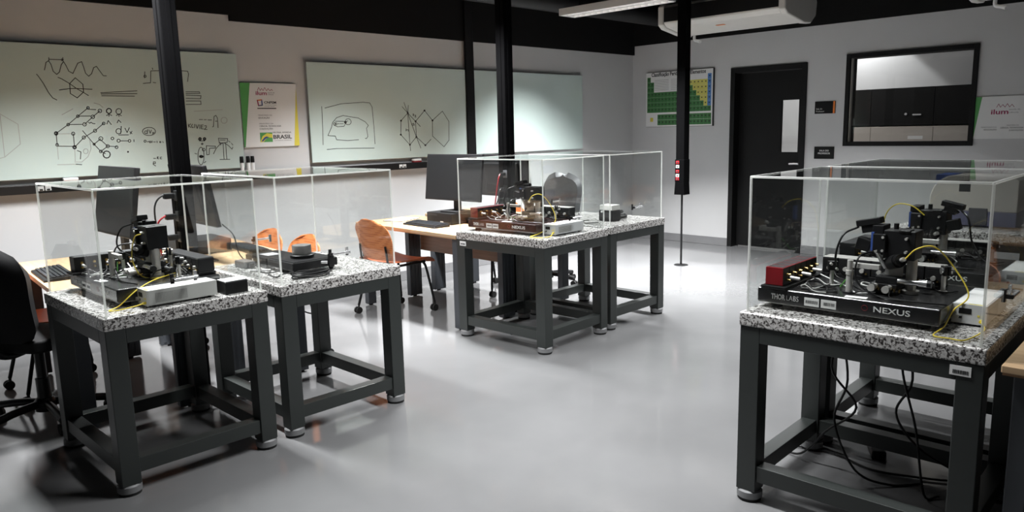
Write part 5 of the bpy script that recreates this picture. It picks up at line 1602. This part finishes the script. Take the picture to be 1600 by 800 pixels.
Uc = 'black leads under the near right table'
ub = TH - ST - .002
world_cable([at('E', .40, .60, ub), at('E', .42, .56, .45), at('E', .46, .62, .25), at('E', .44, .52, .06), at('E', .50, .40, .008), at('E', .60, .30, .008)], .005, 'leftmost black lead hanging under the near right granite table', Uc)
world_cable([at('E', .42, .55, ub), at('E', .40, .62, .50), at('E', .42, .52, .34), at('E', .48, .66, .18), at('E', .52, .78, .03), at('E', .56, .90, .010)], .005, 'crossing black lead sweeping left under the near right granite table', Uc)
world_cable([at('E', .42, .36, ub), at('E', .43, .32, .5), at('E', .46, .38, .34), at('E', .50, .30, .20), at('E', .58, .16, .10), at('E', .62, .06, .05)], .005, 'black lead looping right under the near right granite table', Uc)
world_cable([at('E', .44, .33, ub), at('E', .43, .36, .55), at('E', .44, .30, .30), at('E', .46, .26, .03), at('E', .52, .22, .008)], .005, 'straight black lead dropping to the floor under the near right table', Uc)
world_cable([at('E', .60, .95, .008), at('E', .66, .70, .010), at('E', .60, .50, .008), at('E', .66, .30, .008), at('E', .72, .18, .008)], .005, 'black lead lying on the floor under the near right table', Uc)
t = thing('plug_block', 'black plug block lying on the floor behind the near right table', 'plug', at('F', .05, .55, 0), .5)
box('body', M['black'], (-.07, -.03, 0, .07, .03, .04), t, .006)
MB().cyl((.07, 0, .02), (.10, 0, .02), .014, .008, seg=12).build('strain_relief', M['rubber'], t, smooth=True)
world_cable([(2.46, 4.36, .68), (2.50, 4.28, .52), (2.47, 4.24, .40), (2.40, 4.30, .36), (2.28, 4.36, .45), (2.15, 4.40, .6)], .006, 'black lead drooping under the left desk beside the column', 'leads under the desks')
world_cable([at('A', .66, .86, .70), at('A', .70, .90, .4), at('A', .755, .90, .12), at('A', .758, .80, .02), at('A', .764, .62, .008), at('A', .768, .45, .008)], .006, 'black lead running over the floor between the left tables', 'leads under the desks')
world_cable([at('C', .20, .50, .02), at('C', .45, .42, .010), at('C', .62, .30, .010), at('C', .66, .10, .30) if False else at('C', .74, .22, .010)], .006, 'black lead lying under the middle granite table', 'leads under the desks')
world_cable([(4.36, 4.26, .66), (4.42, 4.25, .55), (4.47, 4.26, .45), (4.50, 4.27, .40)], .005, 'thin black lead hanging beside the middle column', 'leads under the desks')
# plugs and leads at the near left column
for i, (z, m_) in enumerate(((1.17, 'black'), (1.05, 'red'), (.93, 'black'))):
    p = (C1X - .058, C1Y - .03, z)
    o = world_cable([p, (p[0] - .05, p[1] - .0, z + .01), (p[0] - .10, p[1] + .01, z - .03), (p[0] - .11, p[1] + .02, z - .12), (p[0] - .08, p[1] + .05, .82), (p[0] - .06, p[1] + .08, .75)], .005, ('black', 'red', 'lower black')[i] + ' mains lead plugged into the near left column', 'mains leads on the near left column', m_)
    b_ = MB().box(-.06, -.018, -.016, -.002, .018, .016).build('plug', M['black'], o, .005)
for i, (z, m_) in enumerate(((1.15, 'red'), (1.03, 'black'), (.91, 'red'))):
    p = (C2X - .058, C2Y - .03, z)
    o = world_cable([p, (p[0] - .05, p[1], z), (p[0] - .08, p[1], z - .08), (p[0] - .09, p[1] + .04, .84), (p[0] - .05, p[1] + .10, .752)], .005, ('upper red', 'black', 'lower red')[i] + ' mains lead plugged into the middle column', 'mains leads on the middle column', m_)
    b_ = MB().box(-.05, -.016, -.014, .0, .016, .014).build('plug', M['black'], o, .005)
world_cable([(2.0, 4.60, .96), (2.02, 4.50, .90), (2.02, 4.45, .80), (2.04, 4.42, .745)], .004, 'black monitor lead hanging right of the near left column', 'monitor leads')
world_cable([(1.46, 4.75, .97), (1.48, 4.80, .86), (1.55, 4.70, .80), (1.62, 4.52, .80)], .004, 'black monitor lead hanging under the left monitor', 'monitor leads')

for m in bpy.data.materials:
    m.use_fake_user = False
